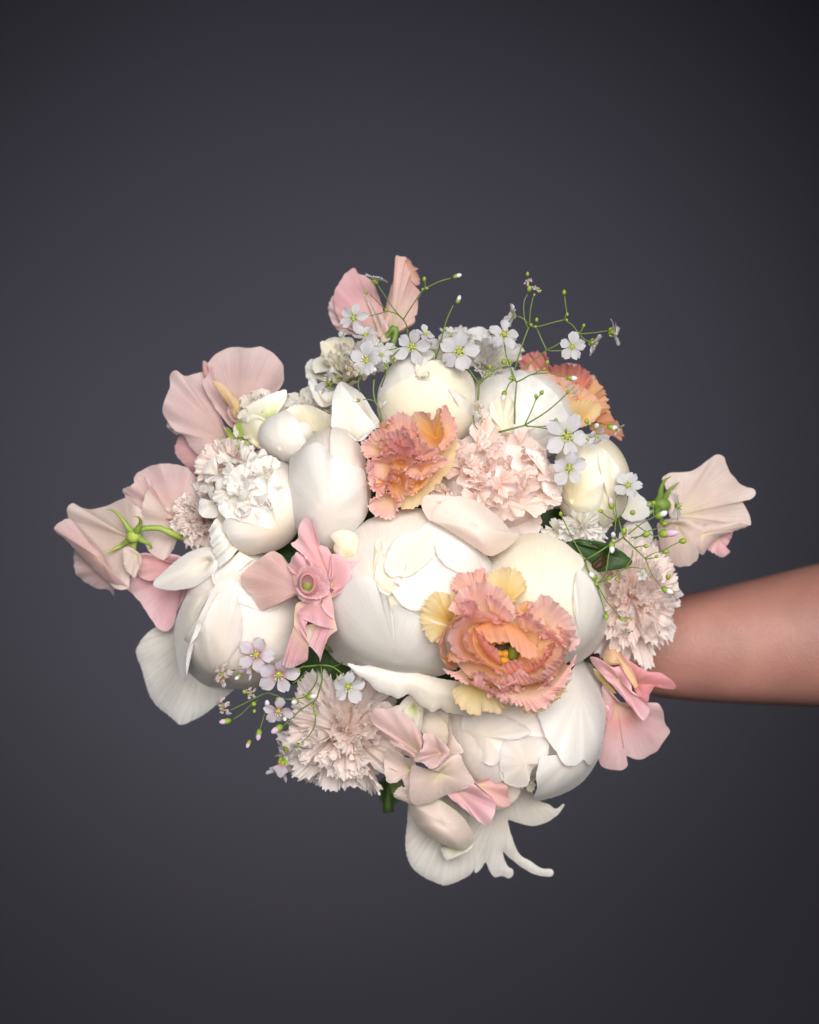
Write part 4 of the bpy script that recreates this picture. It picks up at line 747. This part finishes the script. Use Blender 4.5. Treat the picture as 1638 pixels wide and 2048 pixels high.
# far right
t = thing('sweet_pea', 'rightmost pale dusky pink sweet pea standing off the bouquet above the forearm', 'sweet pea', (1340, 1015, 0), SG)
P_(cF, [(920,740,0),(960,690,10),(1040,640,15),(1092,640,10),(1075,700,0),(1050,745,-5),(1075,770,-5),(1030,805,-5),(990,790,0)], (1000, 680, 0), PINK, wv=3)
P_(cF, [(645,310,5),(670,285,5),(720,268,0),(830,260,0),(930,195,-5),(990,155,-10),(1040,175,-10),(1060,240,-5),(1110,310,0),(1170,360,5),(1225,370,10),(1235,410,15),(1200,440,20),(1150,440,15),(1190,520,0),(1210,590,0),(1190,605,5),(1080,600,20),(930,640,30),(860,650,30),(760,560,25),(690,480,20),(690,390,10)], (740, 540, 10), PEAW, wv=9, k=5, bulge=-6)
P_(cF, [(860,670,35),(900,600,42),(1000,590,45),(1110,585,35),(1190,605,25),(1100,640,30),(1000,680,35),(940,740,38),(900,790,40),(850,740,38)], (900, 660, 50), PEAW, wv=5, bulge=4)
P_(cF, [(620,590,30),(700,560,38),(820,560,45),(930,620,48),(950,680,45),(890,760,38),(860,830,30),(800,862,25),(720,858,20),(670,830,18),(640,760,20),(625,680,25)], (740, 600, 30), PEAW, wv=6, bulge=12)
P_(cF, [(690,380,10),(740,400,30),(760,470,40),(760,560,40),(700,560,35),(680,460,20)], (740, 520, 30), PEAW, wv=2)
cx, cy = one(cF, 650, 475)
calyx(t, (cx, cy, 42), (.8, .0, .3), 17, 5, 40, GREEN)
tubes(t, [(cF([(640,470,42),(560,470,48),(470,485,44),(410,520,30),(350,580,-20),(200,700,-120)]), 6, 8), (cF([(640,490,38),(560,525,42),(490,530,40),(410,540,20)]), 4, 5)], stops((0,'6f8a52'),(1,'9fb27c')), 'stem')
# top pair
t = thing('sweet_pea', 'tall pink sweet pea sticking up, left one of the two topmost petals', 'sweet pea', (770, 680, -10), SG)
P_(cB, [(395,480,-30),(410,420,-30),(440,380,-25),(480,560,-10),(560,640,-10),(640,680,-10),(560,690,-20),(480,660,-25),(420,580,-30)], (700, 660, -30), PEA)
P_(cB, [(445,340,0),(480,280,0),(520,210,0),(570,165,0),(612,150,0),(640,190,0),(700,215,0),(760,260,0),(790,330,5),(830,440,10),(860,560,15),(870,660,10),(800,720,5),(700,690,-5),(560,640,-10),(480,560,-10),(445,450,-5)], (840, 700, -10), stops((0,'efdcb8'),(.3,'efc4bc'),(.7,'eeb4ba'),(1,'efc2c4')), bulge=14, wv=6)
P_(cB, [(700,380,20),(760,440,25),(800,520,28),(850,560,25),(900,680,15),(850,740,10),(800,700,15),(780,600,22)], (850, 700, 5), PEAW, wv=3)
long_stem(t, (780, 690, -20), 4)
t = thing('sweet_pea', 'tall pale pink sweet pea at the top, right one of the two topmost petals', 'sweet pea', (790, 660, -10), SG)
P_(cB, [(1010,60,-15),(1060,80,-15),(1090,130,-10),(1135,155,-10),(1110,165,-10),(1140,220,-5),(1142,280,-5),(1100,285,-5),(1060,200,0)], (1030, 200, -10), stops((0,'dfb49a'),(1,'d9a896')), wv=4)
P_(cB, [(945,60,0),(985,52,5),(1035,60,5),(1020,90,5),(1060,180,8),(1070,250,5),(1148,350,0),(1130,400,0),(1125,520,5),(1100,540,5),(1100,600,5),(1000,670,0),(900,720,0),(850,660,0),(840,570,5),(870,450,0),(900,330,-5),(935,220,0)], (900, 690, -10), stops((0,'efe0b8'),(.35,'efcfc0'),(1,'efc4bc')), bulge=14, wv=6)
P_(cB, [(850,560,15),(870,640,20),(900,680,20),(900,740,15),(830,760,12),(820,700,15)], (880, 730, 5), CREAM, wv=1)
tubes(t, [(cB([(880,700,10),(920,650,20),(940,620,22),(950,680,20),(930,760,20),(910,850,10),(900,1000,-20)]), 6, 6)], GREEN, 'stem')

# ================================================================== LEAVES AND STEMS
t = thing('leaf', 'glossy dark green folded leaf under the small white ruffled flower at the right', 'leaf', (1150, 1110, 130), None)
P_(cE, [(1020,1010,170),(1050,990,172),(1100,975,175),(1160,985,178),(1210,1030,178),(1260,1050,165),(1290,1090,150),(1285,1160,150),(1180,1200,170),(1120,1150,180),(1060,1060,175)], (1080, 1010, 165), DGREEN, wv=3, mat=M_LEAF, tear=1.2, name='leaf_half', bulge=6)
P_(cE, [(1160,985,168),(1230,990,168),(1300,1010,160),(1360,1040,150),(1430,1090,140),(1458,1128,135),(1420,1160,140),(1330,1180,150),(1200,1195,165),(1280,1140,140),(1270,1070,140),(1210,1010,155)], (1290, 1080, 138), DGREEN, wv=2, mat=M_LEAF, tear=.5, name='leaf_half', bulge=2)
P_(cE, [(1200,1130,186),(1260,1080,176),(1280,1070,170),(1282,1150,170),(1240,1170,178),(1190,1180,182)], (1255, 1120, 172), stops((0,'3a2a16'),(1,'4a3418')), mat=M_LEAF, name='withered_patch', wv=1)
tubes(t, [([(1130, 1100, 165), (1060, 1150, 60), (980, 1240, -200), GRIP], 3, 4)], GREEN, 'stem')
t = thing('green_shoot', 'blurred green stem with leaf stubs hanging below the beige carnation', 'stem', (778, 1590, -140), None)
tubes(t, [([(790, 1470, -120), (780, 1560, -135), (776, 1600, -140), (777, 1624, -142)], 9, 11)], stops((0,'33481a'),(1,'3b5520')), 'stem', n=12)
fan(t, [(755,1580,-140),(762,1560,-135),(785,1545,-130),(800,1550,-130),(800,1580,-130),(795,1606,-135),(765,1605,-140)], (785, 1570, -130), DGREEN, mat=M_LEAF, wv=2, name='leaf')
fan(t, [(780,1560,-120),(790,1545,-118),(803,1556,-118),(800,1580,-122),(786,1590,-125)], (785, 1560, -122), GREEN, mat=M_LEAF, wv=2, name='leaf')
# a few green leaves low inside the bunch, glimpsed in the gaps
t = thing('foliage_stalk', 'dark green leaves deep inside the bouquet seen in the gaps between the flower heads', 'foliage', (840, 1200, -120), None)
for i in range(60):
    a = 6.28 * i / 20 + rr.uniform(-.1, .1); q = rr.uniform(.22, .48) + .11 * (i // 20)
    x = 815 + 430 * q * math.cos(a); y = 1165 + 400 * q * math.sin(a); L = rr.uniform(110, 150)
    z0 = 90 - 150 * q ** 2; dx, dy = math.cos(a), math.sin(a); px_, py_ = -dy, dx
    pts = [(x + dx * L * s_ + px_ * L * .30 * w_, y + dy * L * s_ + py_ * L * .30 * w_, z0 - 60 * s_ ** 2 - 40 * s_) for s_, w_ in [(-.5, 0), (-.3, .6), (0, 1), (.3, .7), (.6, 0), (.3, -.7), (0, -1), (-.3, -.6)]]
    fan(t, pts, (x, y, z0 - 6), DGREEN, mat=M_LEAF, wv=3, name='leaf', nu=40, nv=8)
tubes(t, [([(840, 1200, 40), (870, 1240, -200), GRIP, (910, 1300, -900)], 9, 10)], GREEN, 'stem', n=10)

# ================================================================== GYPSOPHILA
GW = stops((0, 'c3cc4a'), (.16, 'cfd2b0'), (.3, 'dddce0'), (1, 'e3e2e8')); GPK = stops((0, 'b9b84a'), (.2, 'cf9eb4'), (.4, 'ddd2dc'), (1, 'e4e0e8'))
BUDC = stops((0, '6f8a28'), (1, '93a83c')); TIPC = stops((0, 'f0eef4'), (1, 'f2e9f0')); TIPP = stops((0, 'd9a7c0'), (1, 'ead4e0'))
def basis(d):
    n = np.array([d[0], -d[2], -d[1]], float); n /= np.linalg.norm(n)
    return Vector(n.tolist()).to_track_quat('Z', 'Y').to_matrix().to_4x4()
PROTO = {}
def lmesh(name, verts, faces, mat, st, v, uv):
    me = bpy.data.meshes.new(name); me.from_pydata(verts.tolist(), [], faces); me.polygons.foreach_set('use_smooth', [True] * len(me.polygons))
    ca = me.color_attributes.new('Col', 'FLOAT_COLOR', 'POINT'); c = ramp(st, v)
    ca.data.foreach_set('color', np.concatenate([c, np.ones((len(c), 1))], 1).ravel())
    li = np.empty(len(me.loops), int); me.loops.foreach_get('vertex_index', li)
    ul = me.uv_layers.new(name='UVMap'); ul.data.foreach_set('uv', uv[li].ravel()); me.materials.append(mat); return me
def blob(rx, rz, z0=0, nu=12, nv=9, point=0.):
    th = np.linspace(0.02, math.pi - .02, nv)[:, None]; ph = np.linspace(0, 2 * math.pi, nu, endpoint=False)[None]
    r = rx * np.sin(th) ** (1 + point * (np.cos(th) > 0)) * (1 + .06 * np.cos(5 * ph))
    P = np.stack([r * np.cos(ph), r * np.sin(ph), z0 + rz * np.cos(th) + 0 * ph], -1).reshape(-1, 3)
    v = ((1 + np.cos(th)) / 2 + 0 * ph).ravel()
    return P, grid_faces(nv, nu, True), v, np.stack([np.tile(np.arange(nu) / nu, nv), v], -1)
def petal5(open_, wid, notch, seed, ln=1.0, curl=0):
    nu, nv = 11, 11; r = random.Random(seed)
    v = np.linspace(0, 1, nv)[:, None]; u = np.linspace(-1, 1, nu)[None]
    w = wid * (np.sin(np.clip(v * 1.02, 0, 1) ** .8 * math.pi * .62) ** 1.3) * (1 - .55 * np.clip(v - .8, 0, 1) * 2)
    L = ln * (1 - .18 * u ** 2 * v - notch * np.exp(-(u / .22) ** 2) * v ** 3)
    a = np.radians(open_ + curl * v)  # angle from the axis
    rr_ = .06 + L * v * np.sin(a); hh = L * v * np.cos(a) + .04 * np.cos(3 * u + r.random() * 6) * v + .10 * u ** 2 * v * (1 if open_ > 50 else -1.2)
    P = np.stack([rr_ + 0 * u, w * u, hh + 0 * u], -1)
    P[..., 1] += .05 * v * math.sin(r.random() * 6)
    return P.reshape(-1, 3), grid_faces(nv, nu), (v + 0 * u).ravel(), np.stack([((u + 1) / 2 + 0 * v).ravel(), (v + 0 * u).ravel()], -1)
def make_proto(kind, var=0):
    if (kind, var) in PROTO: return PROTO[(kind, var)]
    vs = var * 31
    spec = {'open': (80, .36, .14, GW, 0), 'wide': (86, .30, .12, GW, 12), 'half': (52, .36, .12, GW, 18), 'bell': (14, .36, .10, GPK, 22), 'pink': (74, .34, .14, GPK, 6), 'withered': (30, .22, .3, stops((0,'a8a45c'),(.4,'cdb6a4'),(1,'e6dce0')), 60)}[kind]
    eye = lmesh('blossom', *((lambda b: (b[0], b[1], M_STEM, stops((0, '76902c'), (1, 'a2a034')), b[2], b[3]))(blob(.17, .15, .02))))
    pts = []
    for i in range(5):
        P, F, v, uv = petal5(spec[0] + random.Random(i + vs).uniform(-16, 12), spec[1] * random.Random(i + vs + 5).uniform(.82, 1.18), spec[2] * random.Random(i + vs + 6).uniform(.2, 1.8), i * 7 + len(kind) + vs, random.Random(i + 9 + vs).uniform(.82, 1.08), spec[4] + random.Random(i + vs + 2).uniform(-14, 26))
        a = 2 * math.pi * i / 5 + random.Random(i + 3 + vs).uniform(-.17, .17); c, s = math.cos(a), math.sin(a)
        if kind == 'withered': P[:, 2] += .12 * np.sin(P[:, 0] * 14 + i); P[:, 1] += .08 * np.sin(P[:, 0] * 11 + i * 2)
        P = P @ np.array([[c, s, 0], [-s, c, 0], [0, 0, 1]])
        pts.append(lmesh('petal', P, F, M_SHEER, spec[3], v, uv))
    sp = []
    for i in range(5):
        P, F, v, uv = petal5(42 if spec[0] > 30 else 24, .13, -.1, i, .36)
        a = 2 * math.pi * (i + .5) / 5; c, s = math.cos(a), math.sin(a); P[:, 2] -= .22
        P = P @ np.array([[c, s, 0], [-s, c, 0], [0, 0, 1]]); sp.append((P, F, v, uv))
    V = np.concatenate([p[0] for p in sp]); n = len(sp[0][0])
    F = [tuple(i + k * n for i in f) for k, p in enumerate(sp) for f in p[1]]
    sm = lmesh('calyx', V, F, M_STEM, BUDC, np.concatenate([p[2] for p in sp]), np.concatenate([p[3] for p in sp]))
    # stamens: thin threads with dots
    tv, tf = [], []; off = 0
    for i in range(6):
        a = 6.28 * i / 6 + .3; p = np.array([[.04 * math.cos(a), .04 * math.sin(a), .05], [.12 * math.cos(a), .12 * math.sin(a), .22], [.20 * math.cos(a), .20 * math.sin(a), .36]])
        P = tube_np(p, [.012, .010, .028], 5); tv.append(P); tf += [tuple(q + off for q in f) for f in grid_faces(3, 5, True)] + [tuple(range(off + 10, off + 15))]; off += 15
    tv = np.concatenate(tv)
    st = lmesh('stamens', tv, tf, M_STEM, stops((0, 'e8e4c8'), (1, 'efeacb')), np.zeros(len(tv)), np.zeros((len(tv), 2)))
    PROTO[(kind, var)] = (eye, pts, sm, st); return PROTO[(kind, var)]
BN = [0]
def blossom(par, x, y, z, r, d, kind='open', spin=0):
    BN[0] += 1; eye, pts, sm, st = make_proto(kind, BN[0] % 4)
    M = Matrix.Translation(WV(x, y, z) - Vector(par.location)) @ basis(d) @ Matrix.Rotation(spin, 4, 'Z') @ Matrix.Scale(r * S, 4)
    e = bpy.data.objects.new('blossom', eye); COL.objects.link(e); e.parent = par; e.matrix_local = M
    for nm, me in [('petal', m) for m in pts] + [('calyx', sm), ('stamens', st)]:
        o = bpy.data.objects.new(nm, me); COL.objects.link(o); o.parent = e
    return e
bp_ = blob(.5, .72, 0, point=.5); tp_ = blob(.36, .62, .52, point=.3)
BUD = lmesh('bud', bp_[0], bp_[1], M_STEM, BUDC, bp_[2], bp_[3])
TIP = {'w': lmesh('bud_tip', tp_[0], tp_[1], M_PETAL, TIPC, tp_[2], tp_[3]), 'p': lmesh('bud_tip', tp_[0], tp_[1], M_PETAL, TIPP, tp_[2], tp_[3])}
def bud(par, x, y, z, r, d=(0, -1, .3), tip=None):
    e = bpy.data.objects.new('bud', BUD); COL.objects.link(e); e.parent = par
    e.matrix_local = Matrix.Translation(WV(x, y, z) - Vector(par.location)) @ basis(d) @ Matrix.Scale(r * S, 4)
    if tip:
        o = bpy.data.objects.new('bud_tip', TIP[tip]); COL.objects.link(o); o.parent = e
        f = 1.5 if r > 15 else 1.15; o.matrix_local = Matrix.Diagonal((1.25, 1.25, f, 1))
    return e
GG = 'white gypsophila sprigs'
def sprig(label, pos, c, k, zf, stems, buds, blooms, r=1.6):
    t = thing('gypsophila_sprig', label, 'gypsophila', pos, GG)
    Z = lambda x, y: zf(*one(c, x, y))
    P = []
    for s_ in stems:
        rad = r
        if isinstance(s_[0], (int, float)): rad = s_[0]; s_ = s_[1:]
        pts = []
        for p in s_:
            x, y = one(c, p[0], p[1]); pts.append((x, y, p[2] if len(p) > 2 else zf(x, y)))
        P.append((pts, rad * .78, rad * .62))
    tubes(t, P, stops((0,'57702c'),(1,'728640')), 'stem', n=6, step=6)
    for (x, y, br, d, *tip) in buds:
        x, y = one(c, x, y); bud(t, x, y, zf(x, y), br * k * 1.08, d, tip[0] if tip else None)
    for i, (x, y, br, d, kind, *zz) in enumerate(blooms):
        x, y = one(c, x, y); blossom(t, x, y, zf(x, y) + (zz[0] if zz else 5), br * k * .94, d, kind, spin=i * 1.3)
    return t
K4 = 400 / 1638; K5 = 518 / 1638
UP = (0, -1, .3)
sprig('gypsophila sprig at the top left with thin forked stems across the two tallest pink petals', (795, 800, 60), cB, K4,
      lambda x, y: 70 + .75 * (y - 560) if y < 760 else 220 + .1 * (y - 760),
      [(2.2, (1045,650), (1030,600), (1010,570)), [(1010,570), (930,480), (800,285)], [(1010,570), (950,520), (870,490), (740,365)], [(880,500), (780,530), (670,550)],
       [(1010,570), (1080,460), (1160,340), (1200,310), (1300,260), (1400,230)], [(1180,330), (1190,280), (1182,240)],
       (2.2, (1275,890), (1310,780), (1340,660), (1370,560), (1420,450)), [(1275,890), (1270,830), (1180,805)], [(1110,700), (1108,780)],
       (2.2, (1045,650), (1040,760), (960,830), (900,900), (870,1010), (830,1120, 170)), [(880,825), (960,805), (1120,805)], (2.4, (830,1400), (820,1320), (780,1240), (765,1150), (770,1060)), [(790,1250), (740,1225), (680,1225)], [(655,1165), (640,1100), (648,1040)], [(875,990), (860,940), (850,900)], [(1520,930), (1580,1020), (1635,1100)]],
      [(705,345,26,(-.8,-.6,.2)), (1200,312,24,(.6,.2,.6)), (1170,320,18,(-.5,.2,.6)), (1182,238,28,UP), (1440,215,36,(1,-.3,.2),'w'), (1458,415,34,(.4,-1,.2),'w'), (870,492,26,(-.3,-.2,.8)), (1105,680,26,UP), (1055,782,22,(-.3,-.3,.8)),
       (940,908,24,(.5,-.6,.4)), (875,915,22,(-.3,-.5,.6)), (870,970,26,(0,0,1)), (770,990,38,(.2,-.3,1),'w'), (640,1000,34,(-.1,-.8,.5),'w'), (635,1232,30,(-1,.1,.3),'w'), (1350,645,22,(.3,-.6,.6)), (905,860,22,(.4,-.5,.6),'w')],
      [(775,255,120,(.25,-1,.1),'half'), (600,555,140,(-.35,.15,.9),'wide'), (1080,790,155,(-.1,.15,1),'open'), (1465,830,185,(.0,.05,1),'open',20), (710,905,165,(-.3,-.1,.8),'half'), (700,700,120,(-.2,-.7,.5),'open',10), (830,860,90,(.3,-.2,.8),'half'),
       (400,1085,150,(-.9,-.35,.3),'half'), (590,975,90,(-.5,.1,.7),'withered'), (1390,690,95,(.1,-.8,.4),'open',-10), (1190,690,90,(.2,-.5,.6),'open',-8), (520,700,60,(-.8,-.3,.4),'half')])
sprig('gypsophila sprig at the upper right reaching out past the orange flower into the air', (1035, 760, 90), cC, K4,
      lambda x, y: 175 - .25 * (x - 1020) - .25 * (760 - y),
      [(2.2, (530,900), (570,760), (610,640), (645,550)), [(640,560), (610,480), (605,350), (635,280)], [(650,540), (660,400), (682,300)], [(640,520), (600,480), (555,460)], (1.9, (650,540), (720,545), (850,510), (935,490)), [(935,490), (955,430), (945,360), (940,295)], [(940,490), (1010,540), (1060,600), (1180,595), (1290,580)], [(1060,600), (1080,570), (1092,545)],
       (1.9, (710,555), (750,650), (790,735)), [(790,735), (850,710), (895,680)], [(790,735), (690,820), (570,900)], [(790,740), (860,745), (920,740)], [(1060,605), (1100,650), (1150,670)], (2.0, (445,670), (460,780), (500,890), (545,1005))],
      [(635,115,26,UP), (735,255,24,(.5,-.4,.5)), (650,235,38,(.1,-.8,.5)), (935,265,30,UP), (960,445,22,UP), (955,490,22,(.4,.3,.8)), (1095,537,24,(.2,-.7,.6)), (710,490,26,UP), (665,530,24,(-.4,-.2,.8)), (700,545,22,(.4,.3,.8)), (1050,600,20,(0,.3,.8)), (690,285,18,UP)],
      [(640,180,48,(-.3,-.7,.5),'withered'), (700,235,44,(.4,-.4,.6),'withered'), (520,455,110,(-.75,-.1,.4),'half'), (445,610,150,(.3,-.25,.85),'wide',10), (1000,710,130,(-.05,.0,1),'open',8), (1165,675,120,(.75,.55,.3),'half'), (1325,590,135,(1,-.05,.15),'half'), (340,600,80,(-.5,-.3,.7),'open',-14)])
sprig('gypsophila sprig with bare green forks lying over the white peony at the upper right', (1030, 850, 150), cC, K4,
      lambda x, y: 180 + 30 * math.exp(-((x - 1040) / 120) ** 2),
      [(2.5, (528,1345), (530,1200), (545,1005)), [(545,1000), (600,975), (665,940), (800,925), (850,925), (970,965)], [(670,940), (730,910), (765,890)], [(545,1000), (515,965), (490,860)], [(520,980), (480,1020), (460,1070)],
       (2.5, (228,1150), (235,1080), (240,1015)), [(240,1015), (190,950), (120,850)], [(240,1015), (275,960), (310,905)], [(245,1015), (300,960), (330,940), (420,855)], [(330,912), (410,885), (490,850)], [(190,1270), (195,1340), (230,1390)]],
      [(328,878,30,UP), (310,910,22,(-.4,-.2,.8)), (445,835,40,(-.4,-.2,1)), (492,830,32,(.1,-.5,.8)), (500,968,30,(-.9,0,.4)), (445,1098,40,(-.2,.9,.3),'w'), (770,895,24,(.3,-.6,.6)), (795,838,30,(.4,-.6,.5)), (985,965,42,(1,.1,.2),'w'), (325,950,22,(0,0,1))],
      [(230,1210,62,(-.2,.1,1),'withered'), (250,1300,50,(.1,.7,.6),'withered')], 1.8)
sprig('gypsophila sprig with two starry white blossoms hanging on the right below the orange flower', (1040, 855, 190), cC, K4,
      lambda x, y: 232 - .12 * (x - 1040),
      [(2.8, (398,1410), (500,1385), (610,1355)), [(610,1355), (660,1250), (700,1150), (703,1120)], [(700,1150), (730,1115), (750,1090)], (2.1, (610,1355), (780,1250), (900,1150), (955,1095)), [(620,1358), (710,1365), (800,1358), (830,1320), (870,1310)], [(620,1360), (720,1370), (830,1390), (920,1410)], [(1140,1360), (1200,1345), (1280,1350)], [(1100,1460), (1140,1480)], [(860,1560), (880,1590)]],
      [(703,1115,26,UP), (752,1085,32,(.3,-.7,.6)), (965,1080,28,(.3,-.4,.8)), (995,1060,22,(.5,-.5,.6)), (868,1310,28,(-.2,-.7,.6)), (1120,1320,34,(-.3,-.8,.5)), (1195,1370,38,(.2,-.5,.8),'w'), (1320,1368,46,(1,.25,.2),'w')],
      [(960,1445,190,(-.1,0,1),'open',15), (970,1030,50,(-.3,-.5,.7),'withered'), (1020,1090,55,(.4,.1,.8),'withered'), (835,1385,50,(.1,.2,1),'half'), (1200,1440,100,(.3,.5,.7),'half'), (1365,1385,80,(.9,.5,.2),'half'), (975,1705,165,(.15,.2,1),'open',25)], 1.7)
sprig('gypsophila sprig with many yellow green buds over the dark leaf and right carnation', (1180, 1140, 150), cF, K5,
      lambda x, y: 215 - .45 * max(0, x - 1170),
      [(1.7, (0,520), (60,650), (110,740), (155,820)), (2.6, (155,820), (175,880), (205,930), (232,970)), (2.4, (165,820), (240,775), (300,735)), (2.4, (232,970), (330,930), (410,875)), [(410,875), (470,868), (540,885)], (2.4, (300,735), (370,700), (400,680)), [(250,960), (290,900), (310,780), (325,740)],
       (2.4, (370,560), (385,620), (405,685)), (2.2, (405,685), (470,745), (540,815)), [(540,815), (590,930), (650,1000)], [(540,810), (590,780), (650,765)], [(650,765), (700,735), (755,708)], [(545,815), (590,810), (610,800)], [(430,660), (520,590), (595,550), (640,530)], [(595,550), (590,500), (592,470)], [(450,680), (510,672), (545,662)], [(470,690), (560,640), (620,620), (650,600)], [(480,600), (540,640), (600,672), (640,655)],
       [(360,575), (345,540), (330,480)], [(350,570), (300,550), (258,515)], [(360,560), (350,450), (385,395)], [(370,560), (410,500), (430,415)], [(235,980), (260,1070), (285,1160)], (1.5, (240,985), (300,1090), (385,1180)), [(280,960), (300,920), (310,940)], [(410,875), (450,820), (460,760)], [(345,660), (350,600), (352,570)], [(470,745), (510,735), (545,732)]],
      [(5,530,22,(-.2,-.8,.5)), (325,475,36,(-.2,-1,.2),'p'), (258,513,24,(-.8,-.4,.4)), (592,462,28,(.2,-.5,.8)), (460,522,30,(.3,-.2,1)), (545,660,36,(.7,-.3,.6)), (630,540,40,(.8,-.4,.4),'w'), (660,592,28,(.6,-.2,.7)), (660,655,50,(1,-.1,.3),'p'), (670,768,28,(.9,-.1,.4)), (778,702,34,(1,-.1,.3)), (612,800,20,(.6,0,.7)), (545,734,24,(.9,0,.4)), (405,640,34,(.1,-.8,.6)), (338,672,30,(-.1,-.5,.8),'w'), (328,730,36,(0,.9,.3),'w'), (684,928,28,(.2,-.7,.6)), (668,1010,38,(.9,.4,.3),'w'), (495,905,20,(0,.5,.8)), (360,945,22,(.5,.2,.8)), (312,938,22,(0,0,1)), (293,1180,30,(.1,.9,.3)), (390,1190,30,(.7,.2,.5)), (215,928,34,(-.6,-.5,.6),'w'), (545,885,18,(.8,0,.5)), (232,972,22,(0,.4,.8))],
      [(430,350,105,(-.15,-.35,.85),'open',8), (745,480,100,(.9,.1,.35),'wide'), (420,1195,70,(.5,.5,.6),'withered'), (415,1270,60,(.1,.9,.4),'withered'), (715,1030,75,(.95,.35,.15),'bell'), (520,920,40,(0,0,1),'half')], 1.5)
sprig('gypsophila sprig drooping at the lower left with lilac tinted blossoms and pink buds', (638, 1330, 180), cH, K4,
      lambda x, y: 225 - .28 * max(0, 640 - x) - .15 * max(0, y - 1340),
      [[(975,370), (1060,375), (1140,420), (1205,490)], (2.4, (975,370), (880,380), (830,385), (800,420)), (2.2, (990,380), (1000,480), (970,600), (940,660), (820,740), (680,870)), (2.0, (960,400), (955,500), (890,600), (830,640), (700,650)), [(930,680), (930,740), (945,760)], [(945,760), (940,860), (890,950), (830,1005)], [(700,650), (600,610), (540,600), (450,640), (370,680), (250,740)], [(480,650), (400,710), (340,770), (270,815)], [(540,720), (520,800), (490,900)], [(860,440), (820,480), (760,520)], [(840,390), (780,400), (710,430)], [(290,410), (240,415), (190,440)], [(990,370), (1100,380, 150), (1200,330, 60)]],
      [(900,630,44,(.9,-.2,.4),'w'), (785,668,44,(-.4,.1,.9),'w'), (550,700,40,(0,-.7,.6),'w'), (635,650,30,(-.2,-.4,.8)), (440,688,38,(.2,.3,1)), (445,745,26,(0,.6,.7)), (365,590,32,(-.4,-.5,.6)), (222,828,46,(-1,.15,.2),'p'), (483,925,44,(-.15,1,.2),'p'), (400,1005,34,(-.3,.8,.4),'p'), (645,885,52,(-.8,.5,.3),'p'), (690,800,34,(.2,.4,.8),'w'), (945,765,26,(.1,.8,.4)), (500,370,36,(.7,.4,.5),'p'), (810,420,24,(-.4,.2,.8)), (320,460,32,(-.7,.6,.3),'w'), (850,610,20,(0,0,1)), (920,700,20,(0,.5,.8))],
      [(460,285,170,(-.2,-.1,.95),'pink',12), (645,445,190,(.0,.35,.9),'pink',14), (185,450,120,(-.5,.1,.8),'withered'), (420,390,110,(-.7,.6,.4),'bell'), (640,745,140,(.1,.4,.85),'pink'), (195,705,95,(-.6,.2,.6),'withered'), (1212,545,150,(.15,.45,.85),'open',10), (795,1030,120,(.3,.9,.3),'half'), (675,1165,190,(-.25,1,.1),'bell'), (700,1060,110,(-.7,.6,.3),'pink',-10), (415,595,60,(-.3,.2,.8),'withered',-20)], 1.7)

# ================================================================== THE PERSON: forearm and gripping hand
t = thing('person', 'bare forearm coming in from the right and holding the bouquet from behind', 'person', (1900, 1250, -300), None)
Vs, Es, Rs = [], [], []
def jt(p, r, prev=None):
    Vs.append(WV(*p)); Rs.append(r * S); i = len(Vs) - 1
    if prev is not None: Es.append((prev, i))
    return i
zA = -300
a = jt((2250, 1200, zA + 20), 205)
a = jt((1950, 1238, zA + 10), 196, a); a = jt((1677, 1267, zA), 170, a); a = jt((1511, 1286, zA - 5), 142, a); a = jt((1364, 1297, zA - 10), 121, a)
w = jt((1215, 1296, zA - 25), (94), a); w2 = jt((1110, 1294, zA - 70), (84), w)
p1 = jt((1035, 1290, zA - 130), (76), w2); 
for i, (dy, ln) in enumerate([(-66, 1.0), (-22, 1.1), (24, 1.04), (68, .84)]):
    k0 = jt((995, 1290 + dy * .8, zA - 110), 34, p1)
    k1 = jt((945, 1288 + dy, zA - 90 + 12), 32, k0); k2 = jt((890 - 14 * ln, 1288 + dy, zA - 84), 29, k1)
    k3 = jt((835 - 16 * ln, 1290 + dy, zA - 150 - 12 * ln), 26, k2); k4 = jt((846, 1291 + dy, zA - 225 - 14 * ln), 23, k3); k5 = jt((885, 1292 + dy, zA - 262 - 6 * ln), 19, k4)
b = jt((1040, 1235, zA - 190), 44, p1); b = jt((985, 1215, zA - 262), 34, b); b = jt((925, 1225, zA - 310), 29, b); b = jt((876, 1245, zA - 318), 23, b)
loc = np.array(t.location)
me = bpy.data.meshes.new('forearm_and_hand'); me.from_pydata([tuple(np.array(v) - loc) for v in Vs], Es, []); me.materials.append(M_SKIN)
ob = bpy.data.objects.new('forearm_and_hand', me); COL.objects.link(ob); ob.parent = t
sk = ob.modifiers.new('skin', 'SKIN'); sk.use_smooth_shade = True
for i, r_ in enumerate(Rs): me.skin_vertices[0].data[i].radius = (r_, r_)
me.skin_vertices[0].data[0].use_root = True
ss = ob.modifiers.new('subsurf', 'SUBSURF'); ss.levels = 3; ss.render_levels = 3
